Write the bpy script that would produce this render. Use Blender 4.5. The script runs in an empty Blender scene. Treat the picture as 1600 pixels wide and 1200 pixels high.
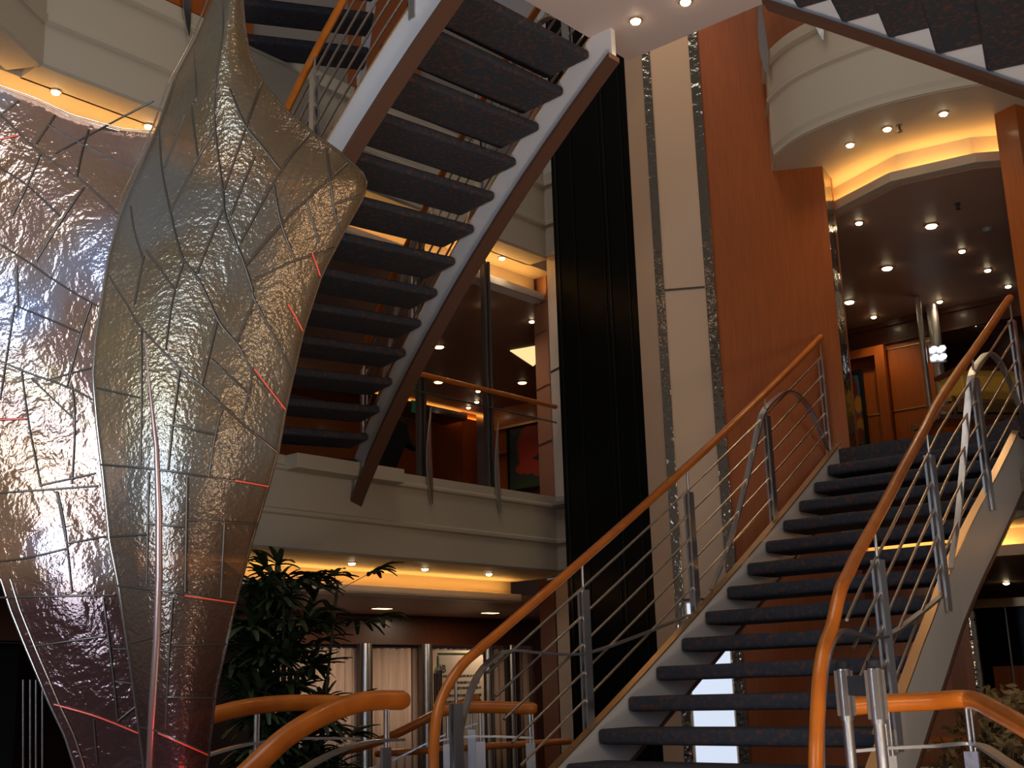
import bpy, bmesh, math, random
from mathutils import Vector, Matrix
random.seed(7)
sc = bpy.context.scene
C = bpy.context.collection
D = bpy.data

# ------------------------------------------------------------------ camera
EYE = 1.3; FPX = 1900.0; PIT = math.radians(14.1); ROL = math.radians(1.69)
fw = Vector((0, math.cos(PIT), math.sin(PIT))); rt = Vector((1, 0, 0)); up = rt.cross(fw)
R2 = rt * math.cos(ROL) - up * math.sin(ROL)
U2 = up * math.cos(ROL) + rt * math.sin(ROL)
cam_d = D.cameras.new('camera'); cam = D.objects.new('camera', cam_d); C.objects.link(cam)
cam_d.sensor_width = 36; cam_d.lens = FPX / 1600 * 36; cam_d.clip_end = 200; cam_d.clip_start = 0.05
m3 = Matrix((R2, U2, -fw)).transposed()
cam.matrix_world = Matrix.Translation((0, 0, EYE)) @ m3.to_4x4()
sc.camera = cam

# ------------------------------------------------------------------ world, exposure
w = D.worlds.new('world'); sc.world = w; w.use_nodes = True
w.node_tree.nodes['Background'].inputs[0].default_value = (0.68, 0.60, 0.56, 1)
w.node_tree.nodes['Background'].inputs[1].default_value = 0.12
vs = sc.view_settings; vs.view_transform = 'Standard'; vs.look = 'None'; vs.exposure = 0.15; vs.gamma = 1.0; vs.use_curve_mapping = False

def area(name, loc, target, size, power, col, shape='RECTANGLE', sy=None, spread=180):
    l = D.lights.new(name, 'AREA'); l.energy = power; l.color = col; l.shape = shape
    l.size = size; l.size_y = sy or size; l.spread = math.radians(spread)
    o = D.objects.new(name, l); C.objects.link(o); o.location = loc
    d = Vector(target) - Vector(loc); o.rotation_euler = d.to_track_quat('-Z', 'Y').to_euler()
    return o
# added unseen fill: overhead, cool by the sculpture, warm behind the camera
area('atrium_top_fill', (-1.2, 4.6, 13.5), (-.4, 7.5, 0), 6.0, 215, (1.0, 0.93, .88), sy=5)  # unseen overhead area light added as general fill
area('sculpture_highlight_fill', (-2.65, 1.5, 2.6), (-2.2, 4.6, 2.4), 1.35, 66, (0.56, 0.75, 1.0), sy=2.5, spread=120)  # unseen cool light added to make the highlights on the sculpture
area('rear_warm_fill', (3.6, -1.5, 3.6), (1.2, 8.5, 3.8), 2.2, 62, (1.0, 0.80, 0.60), sy=1.6)  # unseen warm fill added behind the camera

area('landing_fill', (1.0, 2.9, -.05), (0.9, 6.6, 5.4), 1.2, 68, (1.0, .82, .68), sy=1.2, spread=95)  # unseen floor-level light added to brighten the landing underside
wl = D.lights.new('wall_washer', 'SPOT'); wl.energy = 95; wl.color = (1, .60, .26); wl.spot_size = math.radians(40); wl.spot_blend = .9; wl.shadow_soft_size = .08
wo_ = D.objects.new('wall_washer', wl); C.objects.link(wo_); wo_.location = (1.35, 9.25, 8.9); wo_.rotation_euler = (Vector((1.5, 9.8, 6.2)) - wo_.location).to_track_quat('-Z', 'Y').to_euler()
# ------------------------------------------------------------------ geometry helpers
def ray(px, py):
    return R2 * ((px - 800) / FPX) + U2 * ((600 - py) / FPX) + fw
def onz(px, py, z):
    d = ray(px, py); t = (z - EYE) / d.z; return Vector((d.x * t, d.y * t, z))
def ony(px, py, y):
    d = ray(px, py); t = y / d.y; return Vector((d.x * t, y, EYE + d.z * t))
def hv(deg):
    a = math.radians(deg); return Vector((math.sin(a), math.cos(a), 0))
def onv(px, py, P, hd):
    d = ray(px, py); u = hv(hd); n = Vector((u.y, -u.x, 0))
    t = n.dot(Vector((P[0], P[1], 0))) / n.dot(d); return Vector((d.x * t, d.y * t, EYE + d.z * t))

class MB:
    def __init__(s): s.v = []; s.f = []; s.mi = []; s.sm = []
    def add(s, vs_, fs, mi=0, smooth=False):
        b = len(s.v); s.v += [tuple(v) for v in vs_]
        for f in fs: s.f.append([b + i for i in f]); s.mi.append(mi); s.sm.append(smooth)
    def prism(s, pts, z0, z1, mi=0):
        n = len(pts)
        s.add([(p[0], p[1], z0) for p in pts] + [(p[0], p[1], z1) for p in pts],
              [list(range(n))[::-1], list(range(n, 2 * n))] + [[i, (i + 1) % n, n + (i + 1) % n, n + i] for i in range(n)], mi)
    def box(s, c, u, v_, w_, mi=0):
        c = Vector(c); u = Vector(u); v_ = Vector(v_); w_ = Vector(w_)
        P = [c + a * u + b * v_ + e * w_ for e in (-1, 1) for b in (-1, 1) for a in (-1, 1)]
        s.add(P, [[0, 2, 3, 1], [4, 5, 7, 6], [0, 1, 5, 4], [2, 6, 7, 3], [0, 4, 6, 2], [1, 3, 7, 5]], mi)
    def tube(s, path, r, n=10, mi=0, cap=True):
        path = [Vector(p) for p in path]; N = len(path)
        rr = r if isinstance(r, (list, tuple)) else [r] * N
        t0 = (path[1] - path[0]).normalized()
        a = t0.orthogonal().normalized(); b = len(s.v); vs2 = []
        for i, p in enumerate(path):
            t = (path[min(i + 1, N - 1)] - path[max(i - 1, 0)]).normalized()
            a = (a - t * a.dot(t)).normalized(); bb = t.cross(a)
            for k in range(n):
                an = 2 * math.pi * k / n; vs2.append(p + (a * math.cos(an) + bb * math.sin(an)) * rr[i])
        fs = [[i * n + k, i * n + (k + 1) % n, (i + 1) * n + (k + 1) % n, (i + 1) * n + k] for i in range(N - 1) for k in range(n)]
        s.add(vs2, fs, mi, True)
        if cap: s.add(vs2[:n], [list(range(n))[::-1]], mi); s.add(vs2[-n:], [list(range(n))], mi)
    def sweep(s, path, sec, mi=0, ups=None, smooth=False):
        """sweep closed 2-D section (side, up) along path; side is horizontal normal"""
        path = [Vector(p) for p in path]; N = len(path); n = len(sec); vs2 = []
        for i, p in enumerate(path):
            t = (path[min(i + 1, N - 1)] - path[max(i - 1, 0)])
            th = Vector((t.x, t.y, 0)).normalized(); sd = Vector((th.y, -th.x, 0))
            for (a, b) in sec: vs2.append(p + sd * a + Vector((0, 0, b)))
        fs = [[i * n + k, i * n + (k + 1) % n, (i + 1) * n + (k + 1) % n, (i + 1) * n + k] for i in range(N - 1) for k in range(n)]
        fs += [list(range(n))[::-1], [(N - 1) * n + k for k in range(n)]]
        s.add(vs2, fs, mi, smooth)
    def band(s, path, w_, th, dirs, mi=0):
        """flat bar along path: width along dirs[i], thickness th"""
        path = [Vector(p) for p in path]; N = len(path); vs2 = []
        for i, p in enumerate(path):
            t = (path[min(i + 1, N - 1)] - path[max(i - 1, 0)]).normalized()
            d = Vector(dirs[i] if isinstance(dirs, list) else dirs); d = (d - t * d.dot(t)).normalized(); q = t.cross(d)
            ww = w_[i] if isinstance(w_, list) else w_
            for (a, b) in ((-1, -1), (1, -1), (1, 1), (-1, 1)): vs2.append(p + d * a * ww / 2 + q * b * th / 2)
        fs = [[i * 4 + k, i * 4 + (k + 1) % 4, (i + 1) * 4 + (k + 1) % 4, (i + 1) * 4 + k] for i in range(N - 1) for k in range(4)]
        s.add(vs2, fs + [[3, 2, 1, 0], [(N - 1) * 4 + k for k in range(4)]], mi)
    def disc(s, c, r0, z, n=20, mi=0, up=False):
        s.add([(c[0] + r0 * math.cos(2 * math.pi * k / n), c[1] + r0 * math.sin(2 * math.pi * k / n), z) for k in range(n)],
              [list(range(n)) if up else list(range(n))[::-1]], mi)
    def build(s, name, mats, parent=None, bevel=0, kind=None, label=None, shade=False):
        me = D.meshes.new(name)
        off = Vector(parent['_base']) if parent is not None and '_base' in parent else Vector((0, 0, 0))
        me.from_pydata([tuple(Vector(v) - off) for v in s.v], [], s.f)
        mats = mats if isinstance(mats, (list, tuple)) else [mats]
        for m in mats: me.materials.append(m)
        for p, i, k in zip(me.polygons, s.mi, s.sm): p.material_index = i; p.use_smooth = k or shade
        bm = bmesh.new(); bm.from_mesh(me)
        bmesh.ops.recalc_face_normals(bm, faces=bm.faces) if not getattr(s, 'keepn', False) else None
        bm.to_mesh(me); bm.free()
        o = D.objects.new(name, me); C.objects.link(o)
        if parent is not None: o.parent = parent
        if bevel:
            b = o.modifiers.new('bevel', 'BEVEL'); b.width = bevel; b.segments = 3; b.limit_method = 'ANGLE'
            b.harden_normals = False
        if kind: o['kind'] = kind
        if label: o['label'] = label
        return o

ROOTS = []
def thing(name, label, cat, base, group=None):
    o = D.objects.new(name, None); C.objects.link(o); o.location = base; o['_base'] = tuple(base)
    o.empty_display_size = .1
    o['label'] = label; o['category'] = cat; ROOTS.append(o)
    if group: o['group'] = group
    return o
def sub(part):       # let sub-parts inherit the base of their part (parts sit at the thing's origin)
    part['_base'] = tuple(part.parent['_base']); ROOTS.append(part); return part
def tag(o, label, cat, group=None):
    o['label'] = label; o['category'] = cat
    if group: o['group'] = group
    return o
def dup(root, loc, label, rz=0, group=None):
    r = root.copy(); C.objects.link(r); r.location = loc; r.rotation_euler = (0, 0, rz); r['label'] = label
    if group: r['group'] = group
    for ch in list(root.children):
        c = ch.copy(); C.objects.link(c); c.parent = r
        for g in list(ch.children):
            e = g.copy(); C.objects.link(e); e.parent = c
    return r

# ------------------------------------------------------------------ materials
def mat(name, col, rough=.5, metal=0, spec=.5, noise=None, bump=None, emit=None, es=0, coat=0):
    m = D.materials.new(name); m.use_nodes = True; nt = m.node_tree; b = nt.nodes['Principled BSDF']
    b.inputs['Base Color'].default_value = (*col, 1); b.inputs['Roughness'].default_value = rough
    b.inputs['Metallic'].default_value = metal; b.inputs['Specular IOR Level'].default_value = spec
    b.inputs['Coat Weight'].default_value = coat; b.inputs['Coat Roughness'].default_value = .12
    if emit: b.inputs['Emission Color'].default_value = (*emit, 1); b.inputs['Emission Strength'].default_value = es
    tc = nt.nodes.new('ShaderNodeTexCoord')
    if noise:
        col2, scale, stretch, lo, hi = noise
        mp = nt.nodes.new('ShaderNodeMapping'); mp.inputs['Scale'].default_value = stretch
        nz = nt.nodes.new('ShaderNodeTexNoise'); nz.inputs['Scale'].default_value = scale; nz.inputs['Detail'].default_value = 4
        rp = nt.nodes.new('ShaderNodeValToRGB'); rp.color_ramp.elements[0].position = lo; rp.color_ramp.elements[1].position = hi
        rp.color_ramp.elements[0].color = (*col, 1); rp.color_ramp.elements[1].color = (*col2, 1)
        nt.links.new(tc.outputs['Object'], mp.inputs[0]); nt.links.new(mp.outputs[0], nz.inputs['Vector'])
        nt.links.new(nz.outputs['Fac'], rp.inputs[0]); nt.links.new(rp.outputs[0], b.inputs['Base Color'])
    if bump:
        sc_, st = bump
        n2 = nt.nodes.new('ShaderNodeTexNoise'); n2.inputs['Scale'].default_value = sc_; n2.inputs['Detail'].default_value = 3
        bp = nt.nodes.new('ShaderNodeBump'); bp.inputs['Strength'].default_value = st; bp.inputs['Distance'].default_value = .02
        nt.links.new(tc.outputs['Object'], n2.inputs['Vector']); nt.links.new(n2.outputs['Fac'], bp.inputs['Height'])
        nt.links.new(bp.outputs[0], b.inputs['Normal'])
    return m
M = {}
M['cream'] = mat('cream_paint', (.50, .42, .31), .55, bump=(60, .03))
M['white'] = mat('stringer_paint', (.78, .74, .71), .45)
M['carpet'] = mat('navy_carpet', (.046, .050, .060), .95, spec=.15, noise=((.14, .060, .040), 34, (1, 1, 1), .50, .70), bump=(220, .5))
M['floor'] = mat('floor_carpet', (.06, .04, .04), .9, spec=.2, noise=((.12, .05, .03), 12, (1, 1, 1), .5, .7))
M['rail'] = mat('varnished_cherry', (.56, .155, .014), .32, spec=.4, noise=((.42, .100, .008), 9, (1, 1, 1), .35, .75), coat=.25)
M['wood'] = mat('cherry_wall_veneer', (.38, .092, .011), .38, noise=((.29, .066, .008), 60, (1, 1, .06), .3, .8), coat=.15)
M['dwood'] = mat('dark_wood', (.11, .030, .012), .35, noise=((.07, .018, .008), 40, (1, 1, .08), .3, .8), coat=.2)
M['flange'] = mat('bronze_flange', (.16, .075, .045), .45, metal=.3)
M['gcap'] = mat('brass_cap', (.62, .40, .20), .32, metal=.85)
M['steel'] = mat('brushed_steel', (.66, .65, .65), .33, metal=1, bump=(25, .06))
M['rod'] = mat('rod_steel', (.66, .58, .48), .28, metal=1)
M['dsteel'] = mat('dark_steel', (.16, .14, .13), .3, metal=.8)
M['chrome'] = mat('chrome_strip', (.42, .37, .30), .12, metal=1, bump=(14, .5))
M['black'] = mat('black_glass', (.004, .0045, .004), .22, spec=.12)
M['brownc'] = mat('brown_ceiling', (.40, .25, .18), .48, spec=.35, noise=((.37, .23, .165), 5, (1, 1, 1), .3, .7))
M['panel'] = mat('beige_panel', (.62, .44, .30), .38, spec=.5)
M['seam'] = mat('dark_seam', (.08, .05, .04), .5)
M['pinkp'] = mat('rose_wood_panel', (.50, .25, .17), .4)
M['landing'] = mat('landing_soffit', (.60, .47, .42), .5)
M['mould'] = mat('grey_moulding', (.30, .27, .24), .5)
M['curtain'] = mat('curtain_cloth', (.62, .47, .38), .85, noise=((.46, .33, .26), 30, (1, 1, .04), .3, .7))
M['lampw'] = mat('lamp_glow', (1, .9, .7), .5, emit=(1, .80, .50), es=16)
M['lampd'] = mat('dim_lamp_glow', (1, .8, .5), .5, emit=(1, .66, .34), es=3.0)
M['ring'] = mat('lamp_ring', (.75, .55, .35), .25, metal=.9)
M['strip'] = mat('cove_lamp_tube', (1, .8, .5), .5, emit=(1, .62, .22), es=2.2)
M['panel_glow'] = mat('panel_reflection_glow', (.8, .85, .95), .4, emit=(.72, .82, 1.0), es=.75)  # blue reflection on the glossy panel, painted as a faint glow
M['leaf'] = mat('palm_leaf', (.022, .040, .016), .45, noise=((.04, .06, .02), 8, (1, 1, 1), .4, .7))
M['stalk'] = mat('palm_cane', (.05, .05, .025), .7)
M['pot'] = mat('planter_dark', (.05, .04, .035), .5)
M['blk'] = mat('black_matt', (.008, .008, .009), .8, spec=.2)
M['belt'] = mat('belt_webbing', (.02, .022, .035), .8)
M['poster'] = mat('poster_paper', (.56, .47, .38), .7)
M['ink'] = mat('poster_ink', (.05, .04, .04), .7)
M['green'] = mat('green_sign', (.01, .07, .02), .4, emit=(.02, .22, .08), es=.06)
M['glow_g'] = mat('sign_glyph', (.3, .6, .4), .4, emit=(.5, .9, .6), es=.5)
M['gold'] = mat('gold_fabric_shade', (.50, .26, .03), .5, emit=(1, .55, .1), es=.03)
M['flower'] = mat('dried_flowers', (.38, .24, .10), .8, noise=((.20, .14, .05), 20, (1, 1, 1), .4, .6))

F0 = onz(730, 756, 3.11)            # a point on the left balcony edge
XH = 40.5                           # plan heading of the left balcony
ux = hv(XH); nb = Vector((-math.cos(math.radians(XH)), math.sin(math.radians(XH)), 0))   # nb: away from the atrium
def L(t, off, z=0):                 # t along the left balcony line from F0, off behind it
    p = F0 + ux * t + nb * off; return Vector((p.x, p.y, z))

def lerp(a, b, t): return a + (b - a) * t
def poly_interp(pts, n):            # catmull-rom
    P = [Vector(p) for p in pts]; out = []
    for i in range(len(P) - 1):
        p0 = P[max(i - 1, 0)]; p1 = P[i]; p2 = P[i + 1]; p3 = P[min(i + 2, len(P) - 1)]
        for k in range(n):
            t = k / n
            out.append(.5 * ((2 * p1) + (p2 - p0) * t + (2 * p0 - 5 * p1 + 4 * p2 - p3) * t * t + (3 * p1 - p0 - 3 * p2 + p3) * t ** 3))
    out.append(P[-1]); return out
# ------------------------------------------------------------------ decks, walls, ceilings
ZB2, ZT2, ZB3, ZT3 = 2.38, 3.11, 5.58, 6.50      # bottoms and tops of the two balcony edges
ZC1, ZC2 = 2.20, 5.34                             # brown ceilings
def S(name, mb, m, bevel=0): return mb.build(name, m, None, bevel, kind='structure')
b = MB(); b.prism([(-9, -6), (12, -6), (12, 22), (-9, 22)], -.22, -.1); S('floor', b, M['floor'])
def fascia_sec(zb, zt):
    h = zt - zb
    return [(-.26, zt), (.025, zt), (.025, zt - .10 * h), (.045, zt - .12 * h), (.045, zt - .15 * h), (.015, zt - .17 * h), (.015, zt - .56 * h), (.035, zt - .58 * h),
            (.035, zt - .62 * h), (.01, zt - .64 * h), (.02, zb + .02), (0, zb), (-.26, zb)]
TC = 1.26
c2 = L(TC, 0); r2 = c2 + hv(130.5) * .62
def bigfascia(idx, zb, zt, cuts):
    b = MB(); sec = fascia_sec(zb, zt)
    b.sweep([L(-4.28, 0), L(TC + .02, 0)], sec)
    b.sweep([c2 - hv(130.5) * .0, r2], sec)
    e = L(-4.28, 0); e2 = e - hv(8) * 3.0
    b.sweep([e2, e + ux * .02], sec)
    return S('trim_%d' % idx, b, M['cream'])
bigfascia(1, ZB2, ZT2, 0); bigfascia(2, ZB3, ZT3, 0)
# projecting threshold under the foot of the upper flight
b = MB(); a0 = L(-2.1, -.02); a1 = L(-.92, -.02); q = -nb * .17
b.prism([a0, a1, a1 + q - ux * .05, a0 + q], 2.99, 3.105); S('trim_3', b, M['cream'], .006)
def strip_poly(t0, t1, o0, o1): return [L(t0, o0), L(t1, o0), L(t1, o1), L(t0, o1)]
# left side: soffits, cove faces, brown ceilings, deck floors
def leftdeck(k, zs, off, zc, zfloor, back):
    b = MB(); b.prism(strip_poly(-7.5, TC + .4, .24, off + .06), zs, zs + .12); S('ceiling', b, M['cream'])
    b = MB(); b.prism(strip_poly(-7.5, TC + .4, off, off + .08), zc - .02, zs + .01); S('trim_%d' % k, b, M['cream'])
    b = MB(); b.prism(strip_poly(-7.5, TC + .4, off - .14, off + .02), zc - .035, zc + .0); b.prism(strip_poly(-7.5, TC + .4, off - .14, off - .125), zc - .035, zc + .045); S('trim_%d' % (k + 1), b, M['white'], .004)
    b = MB(); b.prism(strip_poly(-7.5, TC + 5.5, off, back), zc - .03, zc + .05); S('ceiling', b, M['brownc'])
    b = MB(); b.prism(strip_poly(-7.5, TC + 4.5, 0.6, back), zfloor - .2, zfloor - .01); S('floor', b, M['floor'])
leftdeck(4, ZB2, .95, ZC1, 3.10, 10.6)
leftdeck(6, ZB3, .50, ZC2, 6.48, 10.6)
# cove lamps (left)
def cove(t0, t1, off, z, power, col=(1, .58, .20), tilt=-.5):
    p0 = L(t0, off, z); p1 = L(t1, off, z); mid = (p0 + p1) / 2
    l = D.lights.new('cove_lamp', 'AREA'); l.shape = 'RECTANGLE'; l.size = (p1 - p0).length; l.size_y = .05; l.energy = power; l.color = col
    o = D.objects.new('cove_lamp', l); C.objects.link(o); o.location = mid
    xa = (p1 - p0).normalized(); za = -(Vector((0, 0, 1)) * .9 + nb * tilt).normalized(); ya = za.cross(xa)
    o.matrix_world = Matrix.Translation(mid) @ Matrix((xa, ya, za)).transposed().to_4x4()
cove(-5, TC + .3, .86, ZC1 + .03, 17, (1, .50, .12))
cove(-5, TC + .3, .41, ZC2 + .03, 15, (1, .50, .12))
# right side curved balcony
def arc_pts():
    return [Vector((p[0], p[1], 0)) for p in ((2.30, 9.72), (2.25, 9.44), (2.36, 9.13), (2.52, 8.90), (2.72, 8.70), (2.95, 8.53), (3.20, 8.40), (3.45, 8.30), (3.72, 8.24))]
ARC = poly_interp(arc_pts()[1:], 5)
ARC = [arc_pts()[0]] + ARC
b = MB(); sec = [(-.2, 6.5), (.02, 6.5), (.02, 6.42), (.035, 6.40), (.0, 6.38), (.0, 6.12), (.02, 6.10), (.02, 6.08), (0, 6.06), (.01, 5.66), (-.005, 5.60), (-.02, 5.575), (-.03, 5.60), (-.2, 5.60)]
b.sweep(ARC, sec); o = S('trim_8', b, M['cream'])
b = MB(); sec2 = [(-.2, 2.70), (.0, 2.70), (0, 2.66), (.015, 2.64), (.0, 2.62), (0, 2.42), (-.02, 2.375), (-.03, 2.40), (-.2, 2.40)]
ARC2 = [Vector((p[0], p[1], 0)) for p in ((2.72, 9.55), (2.62, 9.62), (2.76, 9.45), (3.45, 8.92), (3.62, 8.30), (4.4, 8.0), (7, 8.2))]
b.sweep(ARC2[2:], sec2); S('trim_9', b, M['mould'])
QP = [(2.70, 10.7), (2.90, 10.25), (3.29, 9.50), (3.81, 9.20), (5.2, 9.06)]
def rightdeck(k, zs, zc, arc):
    b = MB(); b.prism([(p.x, p.y) for p in arc] + [(5.2, 8.5), (5.2, 9.1), (3.83, 9.25), (3.32, 9.55), (2.95, 10.3), (2.75, 10.8), (2.3, 10.6)], zs, zs + .12); S('ceiling', b, M['cream'])
    b = MB(); P = [Vector((x, y, 0)) for x, y in QP]
    b.sweep([p for p in P], [(-.07, zs + .02), (.0, zs + .02), (.0, zc), (-.07, zc)]); S('trim_%d' % k, b, M['cream'])
    b = MB(); b.sweep(P, [(0.02, zc - .035), (.13, zc - .035), (.13, zc + .045), (.115, zc + .045), (.115, zc), (.02, zc)]); S('trim_%d' % (k + 1), b, M['cream'])
    b = MB(); b.prism([(2.70, 10.7), (2.92, 10.28), (3.31, 9.52), (3.82, 9.22), (5.2, 9.08), (9, 9.0), (9, 12.5), (4.9, 16.5), (2.4, 16.8), (2.4, 10.7)], zc - .03, zc + .05); S('ceiling', b, M['brownc'])
    for i in range(1, 4):
        p0, p1 = P[i], P[i + 1] if i < 3 else P[i + 1]
        l = D.lights.new('cove_lamp', 'AREA'); l.shape = 'RECTANGLE'; l.size = (p1 - p0).length * .95; l.size_y = .05; l.energy = 3.4 * l.size; l.color = (1, .51, .13)
        o = D.objects.new('cove_lamp', l); C.objects.link(o)
        xa = (p1 - p0).normalized(); out = Vector((xa.y, -xa.x, 0)); mid = (p0 + p1) / 2 + out * .07 + Vector((0, 0, zc + .03))
        za = -(Vector((0, 0, 1)) * .9 - out * .25).normalized(); ya = za.cross(xa)
        o.matrix_world = Matrix.Translation(mid) @ Matrix((xa, ya, za)).transposed().to_4x4()
rightdeck(10, ZB3, ZC2, [p for p in ARC])
rightdeck(12, ZB2, ZC1, [Vector((2.62, 9.62, 0))] + ARC2[2:5])
b = MB(); b.prism([(2.62, 9.66), (2.78, 9.50), (3.50, 8.97), (3.68, 8.42), (4.5, 8.15), (9, 8.3), (9, 12.5), (4.9, 16.5), (2.5, 16.8), (2.5, 9.9)], 2.95, 3.105); S('floor', b, M['carpet'])
# ---- orange wall with chrome end
WL = Vector((1.745, 9.85, 0)); WR = Vector((2.72, 9.69, 0)); wd = (WR - WL).normalized(); wn = Vector((-wd.y, wd.x, 0))
b = MB(); b.prism([WL, WR, WR + wn * .24, WL + wn * .24], -.1, 9.2); S('wall_centre', b, M['wood'])
def pil(name, P, d, w, m, z0=-.1, z1=9.2, th=.05, front=.02):
    b = MB(); n = Vector((-d.y, d.x, 0)); P = Vector(P)
    b.prism([P - n * front, P + d * w - n * front, P + d * w + n * th, P + n * th], z0, z1); return S(name, b, m, .004)
hz = hv(28)
b = MB(); b.prism([WR, WR + hz * .27, WR + hz * .27 - hv(100) * .06 , WR - hv(100) * .06], -.1, 6.4); S('trim_14', b, M['chrome'], .01)
b = MB(); b.prism([WR + hz * .27, WR + hz * .33, WR + hz * .33 - hv(100) * .2, WR + hz * .27 - hv(100) * .2], -.1, 6.4); S('trim_15', b, M['wood'])
# chrome strip between wood and beige panel, beige panel, second strip, side face, black shaft
pil('trim_16', WL - wd * .075 , wd, .085, M['chrome'], front=.03)
PL = WL - wd * .43
b = MB(); b.prism([PL, WL - wd * .075, WL - wd * .075 + wn * .2, PL + wn * .2], -.1, 9.2); S('wall_panel', b, M['panel'])
pil('trim_17', PL - wd * .065, wd, .075, M['chrome'], front=.02)
for z in (4.57, 1.95, 7.2):
    b = MB(); b.prism([PL - wn * .004, WL - wd * .08 - wn * .004, WL - wd * .08 + wn * .02, PL + wn * .02], z, z + .018); S('trim_18', b, M['seam'])
sd = -hv(154); SP = PL - wd * .065; SQ = SP + sd * .26 + wd * -.02
b = MB(); b.prism([SP, SP + wd * .05 + sd * .02, SQ + wd * .08, SQ], -.1, 9.2); S('wall_reveal', b, M['panel'])
# glowing sheet low in the panel bay, painting in a blue reflection
b = MB(); b.prism([PL + wd * .03 - wn * .008, WL - wd * .085 - wn * .008, WL - wd * .085 + wn * .01, PL + wd * .03 + wn * .01], .25, 1.93); S('panel_glow_1', b, M['panel_glow'])
BL = SQ + hv(-49.5) * .905
b = MB(); bn = hv(40.5)
b.prism([BL, SQ, SQ + bn * .3, BL + bn * .3], -.1, 9.4); S('wall_shaft', b, M['black'])
b = MB()
for t, w_ in ((.30, .012), (.36, .006), (.72, .006), (.93, .02), (.08, .008)):
    p = SQ + hv(-49.5) * .905 * t; b.prism([p - bn * .012, p + hv(-49.5) * w_ - bn * .012, p + hv(-49.5) * w_ + bn * .01, p + bn * .01], -.1, 9.4)
S('trim_19', b, mat('shaft_mullion', (.02, .022, .022), .25, metal=.6))
# ---- pilaster behind the left balcony corner: rose face and pale face, both decks
def pface(pa, ya, pb, m, name, z0, z1):
    A = ony(pa[0], pa[1], ya); A.z = 0; B = onv(pb[0], pb[1], A, 154); B.z = 0
    n = hv(154 - 90); b = MB(); b.prism([A, B, B + n * .12, A + n * .12], z0, z1); S(name, b, m); return A, B
A1, B1 = pface((838, 600), 12.6, (859, 600), M['pinkp'], 'wall_pilaster', 3.1, 8.6)
A2, B2 = pface((861, 600), 12.0, (889, 600), M['white'], 'wall_pilaster', 3.1, 8.6)
for z in (3.18, 3.78, 4.38, 4.98, 5.30):
    b = MB(); n = hv(64); b.prism([A1 - n * .006, B1 - n * .006, B1 + n * .01, A1 + n * .01], z, z + .015); S('trim_20', b, M['steel'])
b = MB(); n = hv(64); b.prism([A2 - n * .006, B2 - n * .006, B2 + n * .01, A2 + n * .01], 4.42, 4.435); S('trim_21', b, M['seam'])
A3, B3 = pface((845, 1000), 12.7, (869, 1000), M['dwood'], 'wall_pilaster', -.1, 2.37)
A4, B4 = pface((871, 1000), 12.1, (899, 1000), M['mould'], 'wall_pilaster', -.1, 2.37)
# small grey moulding block on the return of the balcony
p = c2 + hv(130.5) * .12 - hv(40.5) * .0
b = MB(); b.box(p + hv(220.5) * .06 + Vector((0, 0, 3.03)), hv(130.5) * .16, hv(40.5) * .05, (0, 0, .02)); b.box(p + hv(220.5) * .05 + Vector((0, 0, 3.00)), hv(130.5) * .13, hv(40.5) * .03, (0, 0, .012)); S('trim_22', b, M['mould'], .004)
# ---- deck 1 left: header and curtain wall
HO = 3.0
b = MB(); b.prism(strip_poly(-7.5, 7.5, HO, HO + .2), 1.84, 2.25); b.prism(strip_poly(-7.5, 7.5, HO - .05, HO), 2.12, 2.17); S('wall_header', b, M['dwood'])
# curtains: folded cloth panels between chrome posts
def tx(px, py, off):    # t along the balcony direction for a pixel on the plane behind
    P = onv(px, py, L(0, off), XH); return (Vector((P.x, P.y, 0)) - Vector((F0.x, F0.y, 0))).dot(ux)
posts = [(460, 0), (571, .075), (668, .075), (762, .07), (800, .05), (842, 0)]
ct = thing('curtain_rail', 'dark rail carrying the beige curtains under the dark wood header', 'curtain rail', L(1, HO + .08, 1.80))
b = MB(); b.tube([L(-5, HO + .1, 1.826), L(2.6, HO + .1, 1.826)], .012, 8); b.build('rail', M['dsteel'], ct)
def curtain(x0, x1, label):
    t0 = tx(x0, 1060, HO + .12); t1 = tx(x1, 1060, HO + .12); n = max(12, int((t1 - t0) / .018)); b = MB(); vv = []
    for k in range(n + 1):
        t = lerp(t0, t1, k / n); o_ = HO + .12 + .022 * math.sin(k * .95) + .01 * math.sin(k * .37)
        vv += [L(t, o_, -.08), L(t, o_, 1.806)]
    b.add(vv, [[2 * k, 2 * k + 2, 2 * k + 3, 2 * k + 1] for k in range(n)], 0, True)
    o = b.build('curtain', M['curtain']); md = o.modifiers.new('t', 'SOLIDIFY'); md.thickness = .006
    tag(o, label, 'curtain', 'beige curtains behind the palm')
curtain(400, 562, 'beige curtain partly hidden behind the palm, leftmost of the curtains')
curtain(582, 660, 'beige curtain between the first and second chrome posts right of the palm')
curtain(676, 757, 'beige curtain behind the white notice board')
curtain(770, 796, 'narrow beige curtain right of the white notice board')
curtain(806, 828, 'narrow warm lit beige curtain next to the dark wood pilaster')
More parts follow.
